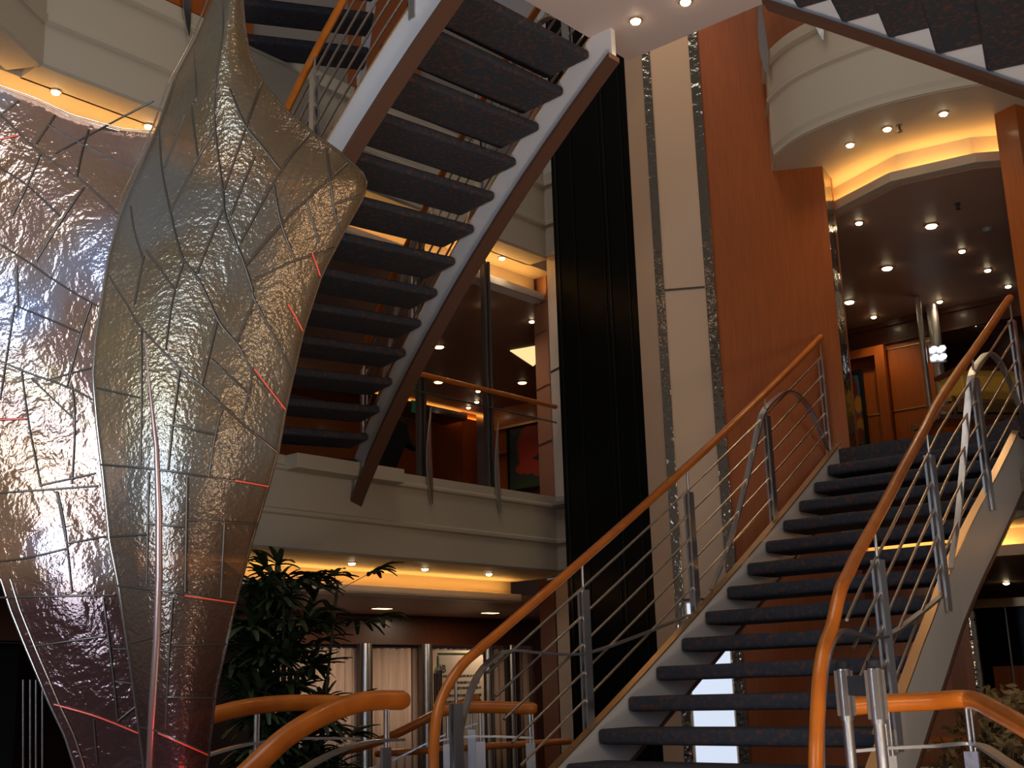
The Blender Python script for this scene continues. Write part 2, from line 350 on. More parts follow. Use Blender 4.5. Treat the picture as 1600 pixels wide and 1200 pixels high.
for i, (px_, lab) in enumerate(((571, 'chrome column between beige curtains nearest the palm'), (667, 'chrome column between beige curtains left of the notice board'),
                               (763, 'dark chrome column just right of the notice board'), (800, 'slim chrome column nearest the dark wood pilaster'))):
    t = tx(px_, 1060, HO - .02); c = L(t, HO - .02); th = thing('chrome_column', lab, 'column', L(t, HO - .02, -.1), 'chrome columns along the curtains')
    b = MB(); b.tube([c + Vector((0, 0, -.1)), c + Vector((0, 0, 1.85))], .055 if i < 3 else .045, 20); b.build('shaft', M['steel'], th)
    b = MB()
    for a in (-.075, .075): b.box(c + ux * a + nb * .02 + Vector((0, 0, .875)), ux * .012, nb * .03, (0, 0, .975))
    b.build('side_channel', M['dsteel'], th)
b = MB(); b.prism(strip_poly(tx(834, 1060, HO), 7.5, HO - .02, HO + .02), -.1, 1.86); S('wall_back', b, M['dwood'])
b = MB(); b.prism(strip_poly(-9, 14, 10.5, 10.7), -.1, 10); S('wall_left', b, M['dwood'])
b = MB(); b.prism(strip_poly(-7.5, 12, 2.2, 2.4), 6.4, 10); S('wall_left', b, M['mould'])
b = MB(); b.prism(strip_poly(-1.6, -.9, 2.12, 2.2), 6.4, 10); b.prism(strip_poly(.5, 1.6, 2.12, 2.2), 6.4, 10); S('trim_29', b, M['wood'])
b = MB(); b.prism(strip_poly(-7.5, -2.4, 3.3, 3.4), -.1, 2.2); S('wall_alcove', b, M['blk'])
# ---- deck 2 left interior
wo = 5.2
t_a = tx(640, 690, wo); t_b = tx(742, 690, wo); t_c = tx(765, 700, wo)
b = MB(); b.prism(strip_poly(-6, tx(738, 690, wo), wo, wo + .15), 3.1, ZC2); S('wall_lounge', b, M['wood'])
b = MB(); b.prism(strip_poly(tx(722, 690, 4.6), tx(745, 690, 4.6), 4.6, 5.3), 3.1, ZC2); S('wall_lounge', b, M['wood'])
zbk = onv(690, 652, L(0, wo - .5), XH).z
# golden bulkhead above the wood wall with its own trough lamp
b = MB(); b.prism(strip_poly(-6, tx(738, 640, wo - .3), wo - .35, wo), zbk, ZC2 - .02); S('trim_23', b, M['cream'])
b = MB(); b.prism(strip_poly(-6, tx(738, 640, wo - .9), wo - .80, wo - .35), zbk - .06, zbk); b.prism(strip_poly(-6, tx(738, 640, wo - .9), wo - .80, wo - .78), zbk - .06, zbk + .04); S('trim_24', b, M['dwood'])
cove(-4, tx(738, 640, wo), wo - .6, zbk + .03, 22, (1, .5, .10), .5)
# wall with the painting, running towards the atrium
P0_ = onz(775, 637, ZC2); P0_.z = 0; pd = hv(130.5); pn = hv(40.5)
b = MB(); b.prism([P0_, P0_ + pd * 4.5, P0_ + pd * 4.5 + pn * .15, P0_ + pn * .15], 3.1, ZC2); S('wall_gallery', b, M['wood'])
b = MB(); b.prism([P0_ - pn * .07, P0_ + pd * 4.5 - pn * .07, P0_ + pd * 4.5, P0_], 4.98, 5.01); b.prism([P0_ - pn * .05, P0_ + pd * 4.5 - pn * .05, P0_ + pd * 4.5, P0_], 4.62, 4.66); S('trim_28', b, M['gcap'])
b = MB(); b.prism([P0_ + pn * 3, P0_, P0_ - pd * .1, P0_ - pd * .1 + pn * 3], 3.1, ZC2); S('wall_gallery', b, M['wood'])
# lit ceiling recess
b = MB(); R0 = onz(797, 548, ZC2 - .035); R1 = onz(833, 572, ZC2 - .035); R3 = onz(836, 541, ZC2 - .035)
b.prism([R0, R1, onz(845, 560, ZC2 - .035), R3], ZC2 - .04, ZC2 - .02); S('ceiling', b, mat('lit_recess', (.9, .75, .4), .5, emit=(1, .72, .32), es=1.0))
# ---- right deck 2: back wall, near wood wall
BW = onz(1320, 515, ZC2); bwd = hv(130.5); bwn = Vector((-bwd.y, bwd.x, 0)) * -1
bwn = hv(40.5)
b = MB(); q0 = BW - bwd * 1.6; q1 = BW + bwd * 1.02; q0.z = q1.z = 0
b.prism([q0, q1, q1 + bwn * .2, q0 + bwn * .2], 3.1, ZC2); S('wall_right', b, M['wood'])
b = MB()
for zz in (3.45, 4.25, 4.98): b.prism([q0 - bwn * .008, q1 - bwn * .008, q1 + bwn * .01, q0 + bwn * .01], zz, zz + .015)
S('trim_25', b, M['gcap'])
b = MB(); b.prism([q0 - bwn * .03, q1 + bwd * 3 - bwn * .03, q1 + bwd * 3 + bwn * .02, q0 + bwn * .02], 5.05, ZC2 - .03); b.prism([q0 - bwn * .07, q1 + bwd * 3 - bwn * .07, q1 + bwd * 3, q0], ZC2 - .09, ZC2 - .03); S('trim_26', b, M['dwood'])
q2 = q1 + bwn * 1.6
b = MB(); b.prism([q1 - bwd * 1.5 + bwn * 1.5, q1 + bwd * 6 + bwn * 1.5, q1 + bwd * 6 + bwn * 1.7, q1 - bwd * 1.5 + bwn * 1.7], -.1, ZC2); S('wall_right', b, M['dwood'])
b = MB(); e = ony(1552, 200, 8.95); e2 = onv(1640, 420, e, 70); e.z = e2.z = 0
ne = Vector((3.95, 8.62, 0)); b.prism([ne, ne + hv(62) * 3.5, ne + hv(62) * 3.5 + hv(332) * .2, ne + hv(332) * .2], 3.1, 6.6)
S('wall_near', b, M['wood'])
# ---- right deck 1 back wall
b = MB(); w0 = onz(1520, 924, ZC1); w0.z = 0
b.prism([w0 - bwd * 4.5, w0 + bwd * 4, w0 + bwd * 4 + bwn * .2, w0 - bwd * 4.5 + bwn * .2], -.1, ZC1); S('wall_right', b, M['dwood'])
b = MB(); b.prism([(2.8, 10.1), (3.6, 9.95), (3.62, 10.1), (2.8, 10.25)], -.1, ZC1); S('wall_stair', b, M['wood'])
b = MB(); b.prism([(2.74, 9.72), (3.3, 9.62), (3.3, 9.80), (2.74, 9.9)], -.1, ZC1 - .3); S('wall_stair', b, M['wood'])
# ------------------------------------------------------------------ staircases
def curve_A(i):     # lower flight, i counts treads downwards from the deck 2 landing
    p = Vector((2.597, 9.674, 0)); n = int(math.floor(i)); 
    for j in range(max(n, 0)):
        h = .656 + .010 * (j + .5); p = p - .279 * Vector((math.sin(h), math.cos(h), 0))
    h = .656 + .010 * i; fr = i - max(n, 0); p = p - fr * .279 * Vector((math.sin(h), math.cos(h), 0))
    return p, h, 3.111 - .17 * i
WA = [1.46, 1.46, 1.47, 1.48, 1.49, 1.5, 1.52, 1.55, 1.6, 1.65, 1.7, 1.76, 1.82, 1.88, 1.96, 2.04, 2.12, 2.2, 2.28, 2.36]
def wA(i): i = min(max(i, 0), 18.99); k = int(i); return lerp(WA[k], WA[k + 1], i - k)
def curve_B(i):     # upper flight, i counts treads upwards from the left balcony
    p = Vector((-1.236, 9.692, 0)); n = int(math.floor(i)) if i > 0 else 0
    for j in range(n):
        h = 2.67 - .026 * (j + .5); p = p + .237 * Vector((math.sin(h), math.cos(h), 0))
    h = 2.67 - .026 * i; p = p + (i - n) * .237 * Vector((math.sin(h), math.cos(h), 0))
    return p, h, 3.145 + .17 * i
def curve_C(i):     # right hand upper flight, i counts treads down from the half landing
    p = Vector((1.60, 6.50, 0)); n = int(math.floor(i)) if i > 0 else 0
    a0 = math.radians(121)
    for j in range(n):
        h = a0 - .020 * (j + .5); p = p + .240 * Vector((math.sin(h), math.cos(h), 0))
    h = a0 - .020 * i; p = p + (i - n) * .240 * Vector((math.sin(h), math.cos(h), 0))
    return p, h, 5.50 - .17 * i
def sv(h, o=0): h += o; return Vector((math.sin(h), math.cos(h), 0))
HP = math.pi / 2

def tread(a, bb, dn, depth, th, z, parent, bk=None):
    """a, bb ends of the nose; dn = uphill unit vector"""
    b = MB(); P = [a, bb, bb + dn * depth, a + dn * depth] if bk is None else [a, bb, bk[1], bk[0]]
    b.prism([(p.x, p.y) for p in P], z - th, z); return b.build('tread', M['carpet'], parent, bevel=.022)

def flight(kind, root, curve, wfun, i0, i1, tr, left, upsign, top, bot, flange, hr, rails, side, posts, depth, th, back, steps=2):
    # side: +1 when the second edge lies at h+90
    for i in tr:
        p, h, z = curve(i); n = sv(h, HP); d = sv(h) * upsign; w_ = wfun(i)
        a = p + n * .03; e = p + n * (w_ - .03)
        if back: a = a - d * depth; e = e - d * depth
        bk = None
        if kind == 'A':
            p2_, h2_, _z = curve(i - depth / .279); n2_ = sv(h2_, HP); bk = (p2_ + n2_ * .03, p2_ + n2_ * (wfun(i - depth / .279) - .03))
        tread(a, e, d, depth, th, z, root, bk)
    N = int((i1 - i0) * steps)
    for k, off in enumerate((lambda i: 0.0, wfun)):
        path = []
        for j in range(N + 1):
            i = lerp(i0, i1, j / N); p, h, z = curve(i); path.append(p + sv(h, HP) * off(i) + Vector((0, 0, z)))
        b = MB(); b.sweep(path, [(-.022, top), (.022, top), (.022, bot), (-.022, bot)]); st = b.build('stringer', M['white'], root, shade=False)
        sub(st)
        b = MB()
        if flange == 'cap':
            b.sweep(path, [(-.027, top), (.027, top), (.027, top + .012), (-.027, top + .012)]); b.build('edge_cap', M['gcap'], st)
            b = MB(); b.sweep(path, [(-.035, bot), (.035, bot), (.035, bot - .02), (-.035, bot - .02)]); b.build('bottom_flange', M['flange'], st)
        else:
            b.sweep(path, [(-.055, bot), (.055, bot), (.055, bot - .035), (-.055, bot - .035)]); b.build('bottom_flange', M['flange'], st)
            b = MB(); b.sweep(path, [(-.03, top), (.03, top), (.03, top + .012), (-.03, top + .012)]); b.build('edge_cap', M['gcap'], st)

def railing(root, curve, off, i0, i1, base, hh, posts, blades, extra0=None, extra1=None, r=.036, rods=5, nr=3):
    def at(i, h_):
        p, h, z = curve(i); return p + sv(h, HP) * off(i) + Vector((0, 0, z + h_))
    N = int((i1 - i0) * 2); path = [at(lerp(i0, i1, k / N), hh) for k in range(N + 1)]
    if extra0: path = extra0 + path
    if extra1: path = path + extra1
    b = MB(); b.tube(poly_interp(path, 3) if (extra1 or extra0) else path, r, 12); hd = b.build('handrail', M['rail'], root); sub(hd)
    for k in range(rods):
        h_ = base + (hh - base) * (k + 1) / (rods + 1)
        b = MB(); M_ = 14; b.tube([at(lerp(i0 + .1, i1 + (0 if not extra1 else -.2 * (rods - k)), q / M_), h_) for q in range(M_ + 1)], .0085, 6); b.build('rod', M['rod'], hd)
    for i in posts:
        p0 = at(i, base - .12); p, h, z = curve(i); t = sv(h); n = sv(h, HP); H_ = hh - base - .05
        b = MB(); b.box(p0 + Vector((0, 0, H_ / 2)) + n * .016, t * .028, n * .007, (0, 0, H_ / 2)); b.box(p0 + Vector((0, 0, H_ / 2)) - n * .016, t * .028, n * .007, (0, 0, H_ / 2))
        b.tube([p0 + Vector((0, 0, H_)), at(i, hh)], .008, 8); b.build('post', M['steel'], hd)
    for pts in blades:
        q = poly_interp([Vector((a, e, 0)) for a, e in pts], 5)
        P = [at(v.x, v.y) for v in q]; nm = [sv(curve(v.x)[1], HP) for v in q]
        b = MB(); b.band(P, [.030 + .022 * math.sin(math.pi * k / (len(P) - 1)) for k in range(len(P))], .012, nm); b.build('curved_blade', M['steel'], hd)
    return hd

# lower flight
A = thing('staircase', 'wide carpeted staircase rising to the right with cherry handrails, nearest and lowest flight', 'staircase', (0.2, 6.0, -.1), None)
flight('A', A, curve_A, wA, -.3, 18.4, range(0, 19), 0, 1, .012, -.36, 'cap', .95, 5, 1, None, .34, .085, False)
arch = [(7.3, .03), (6.3, .20), (5.3, .48), (4.5, .74), (4.1, .83), (3.4, .84), (2.6, .80), (1.7, .62), (.9, .34), (.25, .03)]
low = [(8.3, .03), (10, .2), (12, .42), (13.4, .66), (14.3, .82), (15.0, .83), (15.4, .70), (15.6, .5), (15.7, .2)]
eL = [ony(722, 1039, 6.46), ony(699, 1073, 6.36), ony(684, 1110, 6.26), ony(679, 1150, 6.18), ony(677, 1200, 6.12), ony(682, 1290, 6.06), ony(705, 1350, 6.08)]
railing(A, curve_A, lambda i: -.03, 0.05, 15.0, .02, .95, (0.15, 4, 8, 12, 15.6), [arch, low], extra1=eL, r=.027)
eR = [ony(1300, 979, 5.21), ony(1288, 1012, 5.10), ony(1281, 1055, 5.01), ony(1277.5, 1110, 4.95), ony(1275, 1170, 4.90), ony(1275, 1230, 4.88), ony(1280, 1300, 4.87)]
railing(A, curve_A, lambda i: wA(i) + .03, 0.05, 14.05, .02, .95, (0.15, 4, 8, 12), [arch, low], extra1=eR, r=.029)
# upper left flight
B = thing('staircase', 'open staircase climbing from the left balcony to the half landing, seen from underneath', 'staircase', (-.9, 9.3, 3.11), None)
wB = lambda i: 1.32
flight('B', B, curve_B, wB, -.75, 13.72, range(0, 14), 0, 1, .09, -.215, 'flange', .92, 5, 1, None, .395, .062, True)
arch2 = [(7.0, .12), (8.0, .3), (9.0, .62), (9.8, .8), (10.6, .82), (11.6, .66), (12.6, .3), (13.0, .12)]
arch3 = [(1.0, .12), (2.0, .3), (3.0, .62), (3.8, .8), (4.6, .82), (5.6, .66), (6.6, .3), (7.0, .12)]
railing(B, curve_B, lambda i: 1.33, -.3, 14.0, .1, .92, (0, 4, 8, 12), [], r=.027)
railing(B, curve_B, lambda i: -.02, -.3, 14.0, .1, .92, (0, 4, 8, 12), [arch2, arch3], r=.027)
# right upper flight
Cc = thing('staircase', 'staircase with white stringer descending from the half landing past the top right corner', 'staircase', (1.7, 6.4, 3.11), None)
flight('C', Cc, curve_C, lambda i: 1.3, -.1, 13.6, range(0, 14), 0, -1, .09, -.27, 'flange', .92, 5, 1, None, .30, .055, False)
railing(Cc, curve_C, lambda i: 0.0, 0, 13.0, .1, .92, (1, 5, 9), [], r=.027)
railing(Cc, curve_C, lambda i: 1.32, 0, 13.0, .1, .92, (1, 5, 9), [], r=.027)
# half landing
fr_ = hv(222); k0 = Vector((.86, 7.54, 0)); k1 = Vector((1.74, 6.80, 0))
ld = thing('half_landing', 'square pale half landing slab overhead joining the two upper staircases', 'landing', (.8, 6.6, 5.45))
b = MB(); b.prism([k0, k1, k1 + fr_ * 1.55, k0 + fr_ * 1.55], 5.45, 5.50); b.build('soffit', M['landing'], ld, bevel=.004)
o_ = (k0 + k1) / 2 + fr_ * .77
def grow(p, g): return p + (p - o_).normalized() * g
b = MB(); b.prism([grow(p, .02) for p in (k0, k1, k1 + fr_ * 1.55, k0 + fr_ * 1.55)], 5.50, 5.56); b.build('rim', M['flange'], ld)
b = MB(); b.prism([k0, k1, k1 + fr_ * 1.55, k0 + fr_ * 1.55], 5.56, 5.60); b.build('carpet', M['carpet'], ld)
# steps of the far staircase above the left balcony
Df = thing('staircase', 'far dark carpeted staircase above the left balcony, its foot behind the bronze sculpture', 'staircase', (-1.8, 9.1, 6.5), None)
d0 = onz(340, 46, 6.68); d1 = onz(568, 72, 6.68); dd = (d1 - d0).normalized(); dup_ = Vector((dd.y, -dd.x, 0))
for k in range(5):
    tread(d0 + dup_ * .26 * k, d1 + dup_ * .26 * k, dup_, .30, .07, 6.68 + .17 * k - .17, Df)
for e in (d0, d1):
    b = MB(); b.sweep([e - dup_ * .25 + Vector((0, 0, -.17)), e + dup_ * 1.3 + Vector((0, 0, .82))], [(-.02, .05), (.02, .05), (.02, -.24), (-.02, -.24)]); b.build('stringer', M['white'], Df)

# ------------------------------------------------------------------ balcony railings
def balcony(label, pts, zt, fins, base, zr=.90, tw=()):
    t = thing('balcony_railing', label, 'railing', base)
    P = [Vector((p.x, p.y, zt + zr)) for p in pts]
    b = MB(); b.tube(P, .024, 10); b.build('handrail', M['rail'], t)
    b = MB(); b.tube([p - Vector((0, 0, .16)) for p in P], .009, 6); b.build('rod', M['dsteel'], t)
    for f in fins:
        fin(t, f[0], f[1], zt)
    return t
def fin(t, p, nrm, zt):
    b = MB(); q = Vector((p.x, p.y, 0)) + nrm * .055; pts = []; n = 14
    tdir = Vector((nrm.y, -nrm.x, 0))
    path = [q + Vector((0, 0, zt + lerp(.62, -.24, k / n))) + tdir * (.035 * math.sin(math.pi * k / n)) for k in range(n + 1)]
    b.band(path, [.006 + .085 * math.sin(math.pi * (k / n) ** 1.6) ** .9 for k in range(n + 1)], .010, [(tdir * .95 + nrm * .25)] * (n + 1)); b.build('leaf_fin', M['steel'], t)
tq = lambda px, py: tx(px, py, 0)
t1 = tq(661, 700); t2 = tq(767, 700)
br = balcony('thin cherry handrail with leaf shaped steel fins along the left balcony', [L(tq(600, 640), -.052), L(TC, -.052)], ZT2, [(L(t1 + .05, 0), -nb), (L(t2 + .05, 0), -nb)], L(.2, 0, ZT2))
for i, (t, lab) in enumerate(((t1, 'twin dark steel mullion on the left balcony, closer to the staircase'), (t2, 'twin dark steel mullion on the left balcony, closer to the black shaft'))):
    th = thing('twin_mullion', lab, 'post', L(t, 0, ZT2), 'mullions on the left balcony')
    for o_ in (-.028, .028):
        b = MB(); b.box(L(t + o_, .02, (3.02 + ZC2) / 2), ux * .014, nb * .03, (0, 0, (ZC2 - 3.02) / 2 - .02)); b.build('tube', M['dsteel'], th, bevel=.004)
u3 = balcony('cherry handrail of the upper left balcony with a leaf shaped fin', [L(-4.2, -.05), L(-3.15, -.05)], ZT3, [(L(tx(290, 20, 0) , 0), -nb)], L(-3.5, 0, ZT3))
b = MB(); b.prism([L(-3.6, -.012), L(-2.62, -.012), L(-2.62, .05), L(-3.6, .05)], 6.52, 7.3); b.build('lower_panel', M['wood'], u3)
balcony('upper left balcony handrail glimpsed between the stair treads', [L(-.4, -.05), L(TC, -.05)], ZT3, [(L(.2, 0), -nb)], L(.5, 0, ZT3))
ap = [p.copy() for p in ARC[2:]]
fp = ony(1270, 40, 9.0); 
balcony('railing of the curved right balcony with hanging steel fins', ap, ZT3, [(ARC[13], Vector((-.55, -.83, 0))), (ARC[3], Vector((-.95, -.3, 0)))], (2.9, 8.6, ZT3))

# ------------------------------------------------------------------ rails in the foreground
def fore(name, label, pxs, ys, zoff, posts, r, band=True, cat='railing'):
    P = [ony(a, c_, y) for (a, c_), y in zip(pxs, ys)]
    t = thing(name, label, cat, (P[len(P) // 2].x, P[len(P) // 2].y, -.1))
    sm = poly_interp(P, 8); b = MB(); e0 = (sm[0] - sm[1]).normalized(); e1 = (sm[-1] - sm[-2]).normalized(); b.tube([sm[0] + e0 * r * .8, sm[0] + e0 * r * .6] + sm + [sm[-1] + e1 * r * .6, sm[-1] + e1 * r * .8], [r * .5, r * .8] + [r] * len(sm) + [r * .8, r * .5], 16); 
    n0 = len(b.v)
    hd = b.build('handrail', M['rail'], t); sub(hd)
    if band:
        b = MB(); nn = []
        for k, p in enumerate(sm):
            q = sm[min(k + 1, len(sm) - 1)] - sm[max(k - 1, 0)]; nn.append(Vector((q.y, -q.x, 0)).normalized())
        b.band([p - Vector((0, 0, .17)) for p in sm], .045, .012, nn); b.build('steel_band', M['steel'], t)
    for s_ in posts:
        k = int(s_ * (len(sm) - 1)); p = sm[k]; q = sm[min(k + 1, len(sm) - 1)] - sm[max(k - 1, 0)]; td = Vector((q.x, q.y, 0)).normalized(); n_ = Vector((td.y, -td.x, 0))
        b = MB(); b.tube([p - Vector((0, 0, .2)), p], .009, 8); b.tube([p - Vector((0, 0, .2)) + td * .018, p + td * .018], .005, 8)
        zb = -.1; b.box(Vector((p.x, p.y, (p.z - .2 + zb) / 2)), td * .028, n_ * .008, (0, 0, (p.z - .2 - zb) / 2)); b.build('post', M['steel'], t)
    return t
fore('curved_railing', 'curved cherry handrail sweeping up from the bottom left towards the palm, nearer one', [(330, 1262), (400, 1195), (450, 1150), (510, 1115), (570, 1096), (627, 1094)], [4.7, 4.85, 5.0, 5.2, 5.4, 5.6], 0, (.2, .9), .043)
fore('curved_railing', 'almost level cherry handrail in front of the palm, behind the nearer curved one', [(215, 1165), (270, 1140), (340, 1116), (400, 1103), (470, 1098), (560, 1100)], [5.6, 5.7, 5.85, 6.0, 6.2, 6.4], 0, (.62,), .040)
fore('curved_railing', 'short cherry handrail ending before the wood pilaster, seen through the stair rods', [(684, 1112), (720, 1106), (770, 1105), (832, 1107)], [7.6, 7.6, 7.6, 7.6], 0, (.2, .55, .97), .036)
fore('curved_railing', 'cherry handrail rising behind the curled end of the main stair handrail', [(420, 1212), (520, 1178), (600, 1155), (690, 1112), (745, 1092)], [9.0, 9.0, 9.1, 9.1, 9.1], 0, (.3, .95), .032)
fore('curved_railing', 'low cherry handrail crossing the foot of the wood pilaster', [(590, 1178), (680, 1172), (780, 1165), (890, 1158)], [9.2, 9.2, 9.2, 9.2], 0, (.1, .5), .024, band=False)
fore('angled_railing', 'cherry handrail with a bend at the bottom right corner', [(1322, 1104), (1380, 1099), (1450, 1096), (1515, 1093), (1560, 1113), (1625, 1150)], [5.0, 5.0, 5.0, 5.0, 4.65, 4.2], 0, (.22, .58), .036)
fore('angled_railing', 'far low cherry handrail below the bent handrail at bottom right', [(1380, 1162), (1450, 1158), (1560, 1155), (1640, 1158)], [8.6, 8.6, 8.6, 8.6], 0, (.2, .8), .026, band=True)
# belt stanchions
bx = []
for k, (px_, py_, lab, y) in enumerate(((1316, 1036, 'left stainless belt stanchion in front of the stair foot', 4.3), (1364, 1034, 'right stainless belt stanchion in front of the stair foot', 3.95))):
    p = ony(px_, py_, y); t = thing('belt_stanchion', lab, 'stanchion', (p.x, p.y, -.1), 'belt stanchions by the stairs')
    q = Vector((p.x, p.y, 0)); zt = p.z; bx.append(p)
    b = MB(); b.tube([q + Vector((0, 0, -.06)), q + Vector((0, 0, zt - .16))], .018, 24); b.build('post', M['steel'], t)
    b = MB(); b.tube([q + Vector((0, 0, zt - .19)), q + Vector((0, 0, zt - .01))], .0215, 24); b.build('belt_cassette', M['steel'], t)
    b = MB(); b.tube([q + Vector((0, 0, zt - .02)), q + Vector((0, 0, zt + .004))], [.0235, .021], 24); b.build('cap', M['blk'], t)
    b = MB()
    for a in (0, 90, 180, 270):
        d_ = hv(a + 12); n_ = Vector((d_.y, -d_.x, 0)); b.box(q + d_ * .026 + Vector((0, 0, zt - .10)), d_ * .005, n_ * .008, (0, 0, .075))
    b.build('belt_clip', M['dsteel'] if k else M['dsteel'], t)
    b = MB(); b.tube([q + Vector((0, 0, -.1)), q + Vector((0, 0, -.075)), q + Vector((0, 0, -.06))], [.12, .115, .02], 28); b.build('base', M['steel'], t)
dv = (bx[1] - bx[0]); L_ = dv.length; dn_ = dv.normalized()
b = MB(); b.box((bx[0] + bx[1]) / 2 + Vector((0, 0, -.075)), dn_ * (L_ / 2 - .045), Vector((0, 0, .032)), Vector((dn_.y, -dn_.x, 0)) * .002)
tag(b.build('stanchion_belt', M['belt']), 'dark blue webbing belt stretched between the two stanchions', 'belt')
# ------------------------------------------------------------------ ceiling lamps
def lamp_proto(name, r, glow, base):
    t = thing(name, '', 'light', base)
    b = MB(); n = 24; vs_ = []; x0, y0, z0 = base
    for (rr, dz) in ((r * 1.0, 0), (r * 1.32, 0), (r * 1.32, -.008), (r * 1.0, -.012)):
        vs_ += [(x0 + rr * math.cos(2 * math.pi * k / n), y0 + rr * math.sin(2 * math.pi * k / n), z0 + dz) for k in range(n)]
    b.add(vs_, [[a * n + k, a * n + (k + 1) % n, ((a + 1) % 4) * n + (k + 1) % n, ((a + 1) % 4) * n + k] for a in range(4) for k in range(n)], 0, True)
    b.build('trim_ring', M['ring'], t)
    b = MB(); b.tube([(x0, y0, z0 + .002), (x0, y0, z0 - .010), (x0, y0, z0 - .022), (x0, y0, z0 - .028)], [r * .95, r * .95, r * .8, r * .35], n); b.build('bulb', glow, t)
    return t
protos = {}
def lamp(kind, px, py, z, label, r, glow, power=0, col=(1, .74, .45)):
    p = onz(px, py, z)
    if kind not in protos:
        t = lamp_proto(kind, r, glow, (p.x, p.y, z - .001)); t['label'] = label; protos[kind] = t
    else:
        t = dup(protos[kind], (p.x, p.y, z - .001), label)
    if power:
        l = D.lights.new(kind + '_spot', 'SPOT'); l.energy = power; l.color = col; l.spot_size = math.radians(130); l.spot_blend = .8; l.shadow_soft_size = .05
        o = D.objects.new(kind + '_spot', l); C.objects.link(o); o.location = (p.x, p.y, z - .04)
    return t
zc = ZC2 - .03; G = M['lampw']
lamp('downlight', 1342, 347, zc, 'small downlight in the right brown ceiling, nearest the chrome wall end', .032, G, 10)
lamp('downlight', 1503, 391, zc, 'small downlight below and right of the big one in the right brown ceiling', .032, G, 10)
lamp('downlight', 1543, 421, zc, 'small downlight in the right brown ceiling, above the top of the stair handrail', .032, G)
lamp('downlight', 1575, 446, zc, 'small downlight right beside the top end of the right stair handrail', .032, G)
lamp('downlight', 1365, 494, zc, 'small downlight close to the dark wood header on the right, leftmost of that row', .034, G, 14)
lamp('downlight', 1468, 470, zc, 'small downlight close to the dark wood header on the right, middle of that row', .034, G, 14)
lamp('downlight', 1524, 506, zc, 'small downlight beyond the dark wood header, just above the stair handrail', .030, G)
lamp('ringed_downlight', 1455, 352, zc, 'larger ringed downlight highest in the right brown ceiling', .052, G, 12)
lamp('ringed_downlight', 1386, 418, zc, 'larger ringed downlight in the middle of the right brown ceiling', .052, G, 12)
lamp('ringed_downlight', 1327, 471, zc, 'larger ringed downlight next to the chrome wall end', .052, G, 8)
for x, y, s_ in ((1328, 225, 'left'), (1386, 200, 'middle'), (1474, 176, 'right')):
    lamp('downlight', x, y, ZB3, s_ + ' one of three downlights under the curved right balcony', .036, G, 7)
for x, y, s_ in ((87, 142, 'under the upper left balcony at the far left, beside the sculpture'), (232, 196, 'under the upper left balcony beside the sculpture top edge'), (784, 402, 'under the upper balcony left of the black shaft')):
    lamp('downlight', x, y, ZB3, 'downlight ' + s_, .034, G, 3)
for x, y, s_ in ((550, 878, 'leftmost of three downlights'), (664, 887, 'middle one of three downlights'), (764, 895, 'rightmost of three downlights')):
    lamp('downlight', x, y, ZB2, s_ + ' under the lower left balcony', .030, G, 2)
for x, y, s_ in ((757, 476, 'small downlight in the left brown ceiling beside the near mullion top'), (831, 501, 'small downlight in the left brown ceiling nearest the rose pilaster'),
                 (747, 610, 'small downlight in the left lounge ceiling just above the thin handrail'), (745, 627, 'small downlight in the left lounge ceiling just below the thin handrail'), (732, 636, 'small far downlight deep in the left lounge ceiling')):
    lamp('downlight', x, y, zc, s_, .032, G, 12 if y < 620 else 0)
for x, y, s_ in ((686, 541, 'ringed downlight in the left brown ceiling, upper one near the staircase'), (685, 596, 'ringed downlight in the left brown ceiling, lower one near the staircase'), (816, 597, 'ringed downlight in the left brown ceiling near the rose pilaster')):
    t = lamp('dim_ringed_downlight', x, y, zc, s_, .062, M['lampd'], 12)
for x, y, s_ in ((993, 31, 'bright downlight in the middle of the half landing underside'), (1071, 1, 'downlight in the half landing underside at the top edge of the photo')):
    lamp('landing_downlight', x, y, 5.45, s_, .034, G, 5)
lamp('downlight', 1572, 909, ZC1 - .03, 'downlight in the low dark ceiling at the lower right, upper one', .034, G, 8)
lamp('downlight', 1562, 929, ZC1 - .03, 'downlight in the low dark ceiling at the lower right, lower one', .030, M['lampd'])
for x, y, s_ in ((597, 948, 'left'), (766, 957, 'right')):
    P = onv(x, y, L(0, 2.1), XH); t = thing('slot_light', s_ + ' one of two flat slot lights in the brown ceiling above the curtains', 'light', (P.x, P.y, ZC1 - .035))
    q = Vector((P.x, P.y, ZC1 - .040)); b = MB(); b.box(q, ux * .10, nb * .05, (0, 0, .004)); b.build('diffuser', M['lampd'], t)
    b = MB(); b.box(q + Vector((0, 0, .003)), ux * .115, nb * .065, (0, 0, .003)); b.build('frame', M['ring'], t)
    l = D.lights.new('slot_light', 'AREA'); l.shape = 'RECTANGLE'; l.size = .22; l.size_y = .12; l.energy = 11; l.color = (1, .74, .5)
    o = D.objects.new('slot_light', l); C.objects.link(o); o.location = q - Vector((0, 0, .02))
# sprinkler heads and a smoke detector
for x, y, z, s_ in ((1405, 196, ZB3, 'under the curved balcony'), (1496, 318, zc, 'in the brown ceiling')):
    P = onz(x, y, z); t = thing('sprinkler', 'small dark sprinkler head ' + s_ + ' on the right', 'sprinkler', P)
    b = MB(); b.tube([P, P - Vector((0, 0, .05))], .010, 10); b.tube([P - Vector((0, 0, .005)), P], .028, 14); b.build('body', M['dsteel'], t)
    b = MB(); b.tube([P - Vector((0, 0, .05)), P - Vector((0, 0, .056))], .022, 12); b.build('deflector', M['dsteel'], t)
P = onz(1543, 357, zc); b = MB(); b.tube([P, P - Vector((0, 0, .035))], [.05, .035], 20); tag(b.build('smoke_detector', M['mould']), 'round pale smoke detector in the right brown ceiling', 'smoke detector')

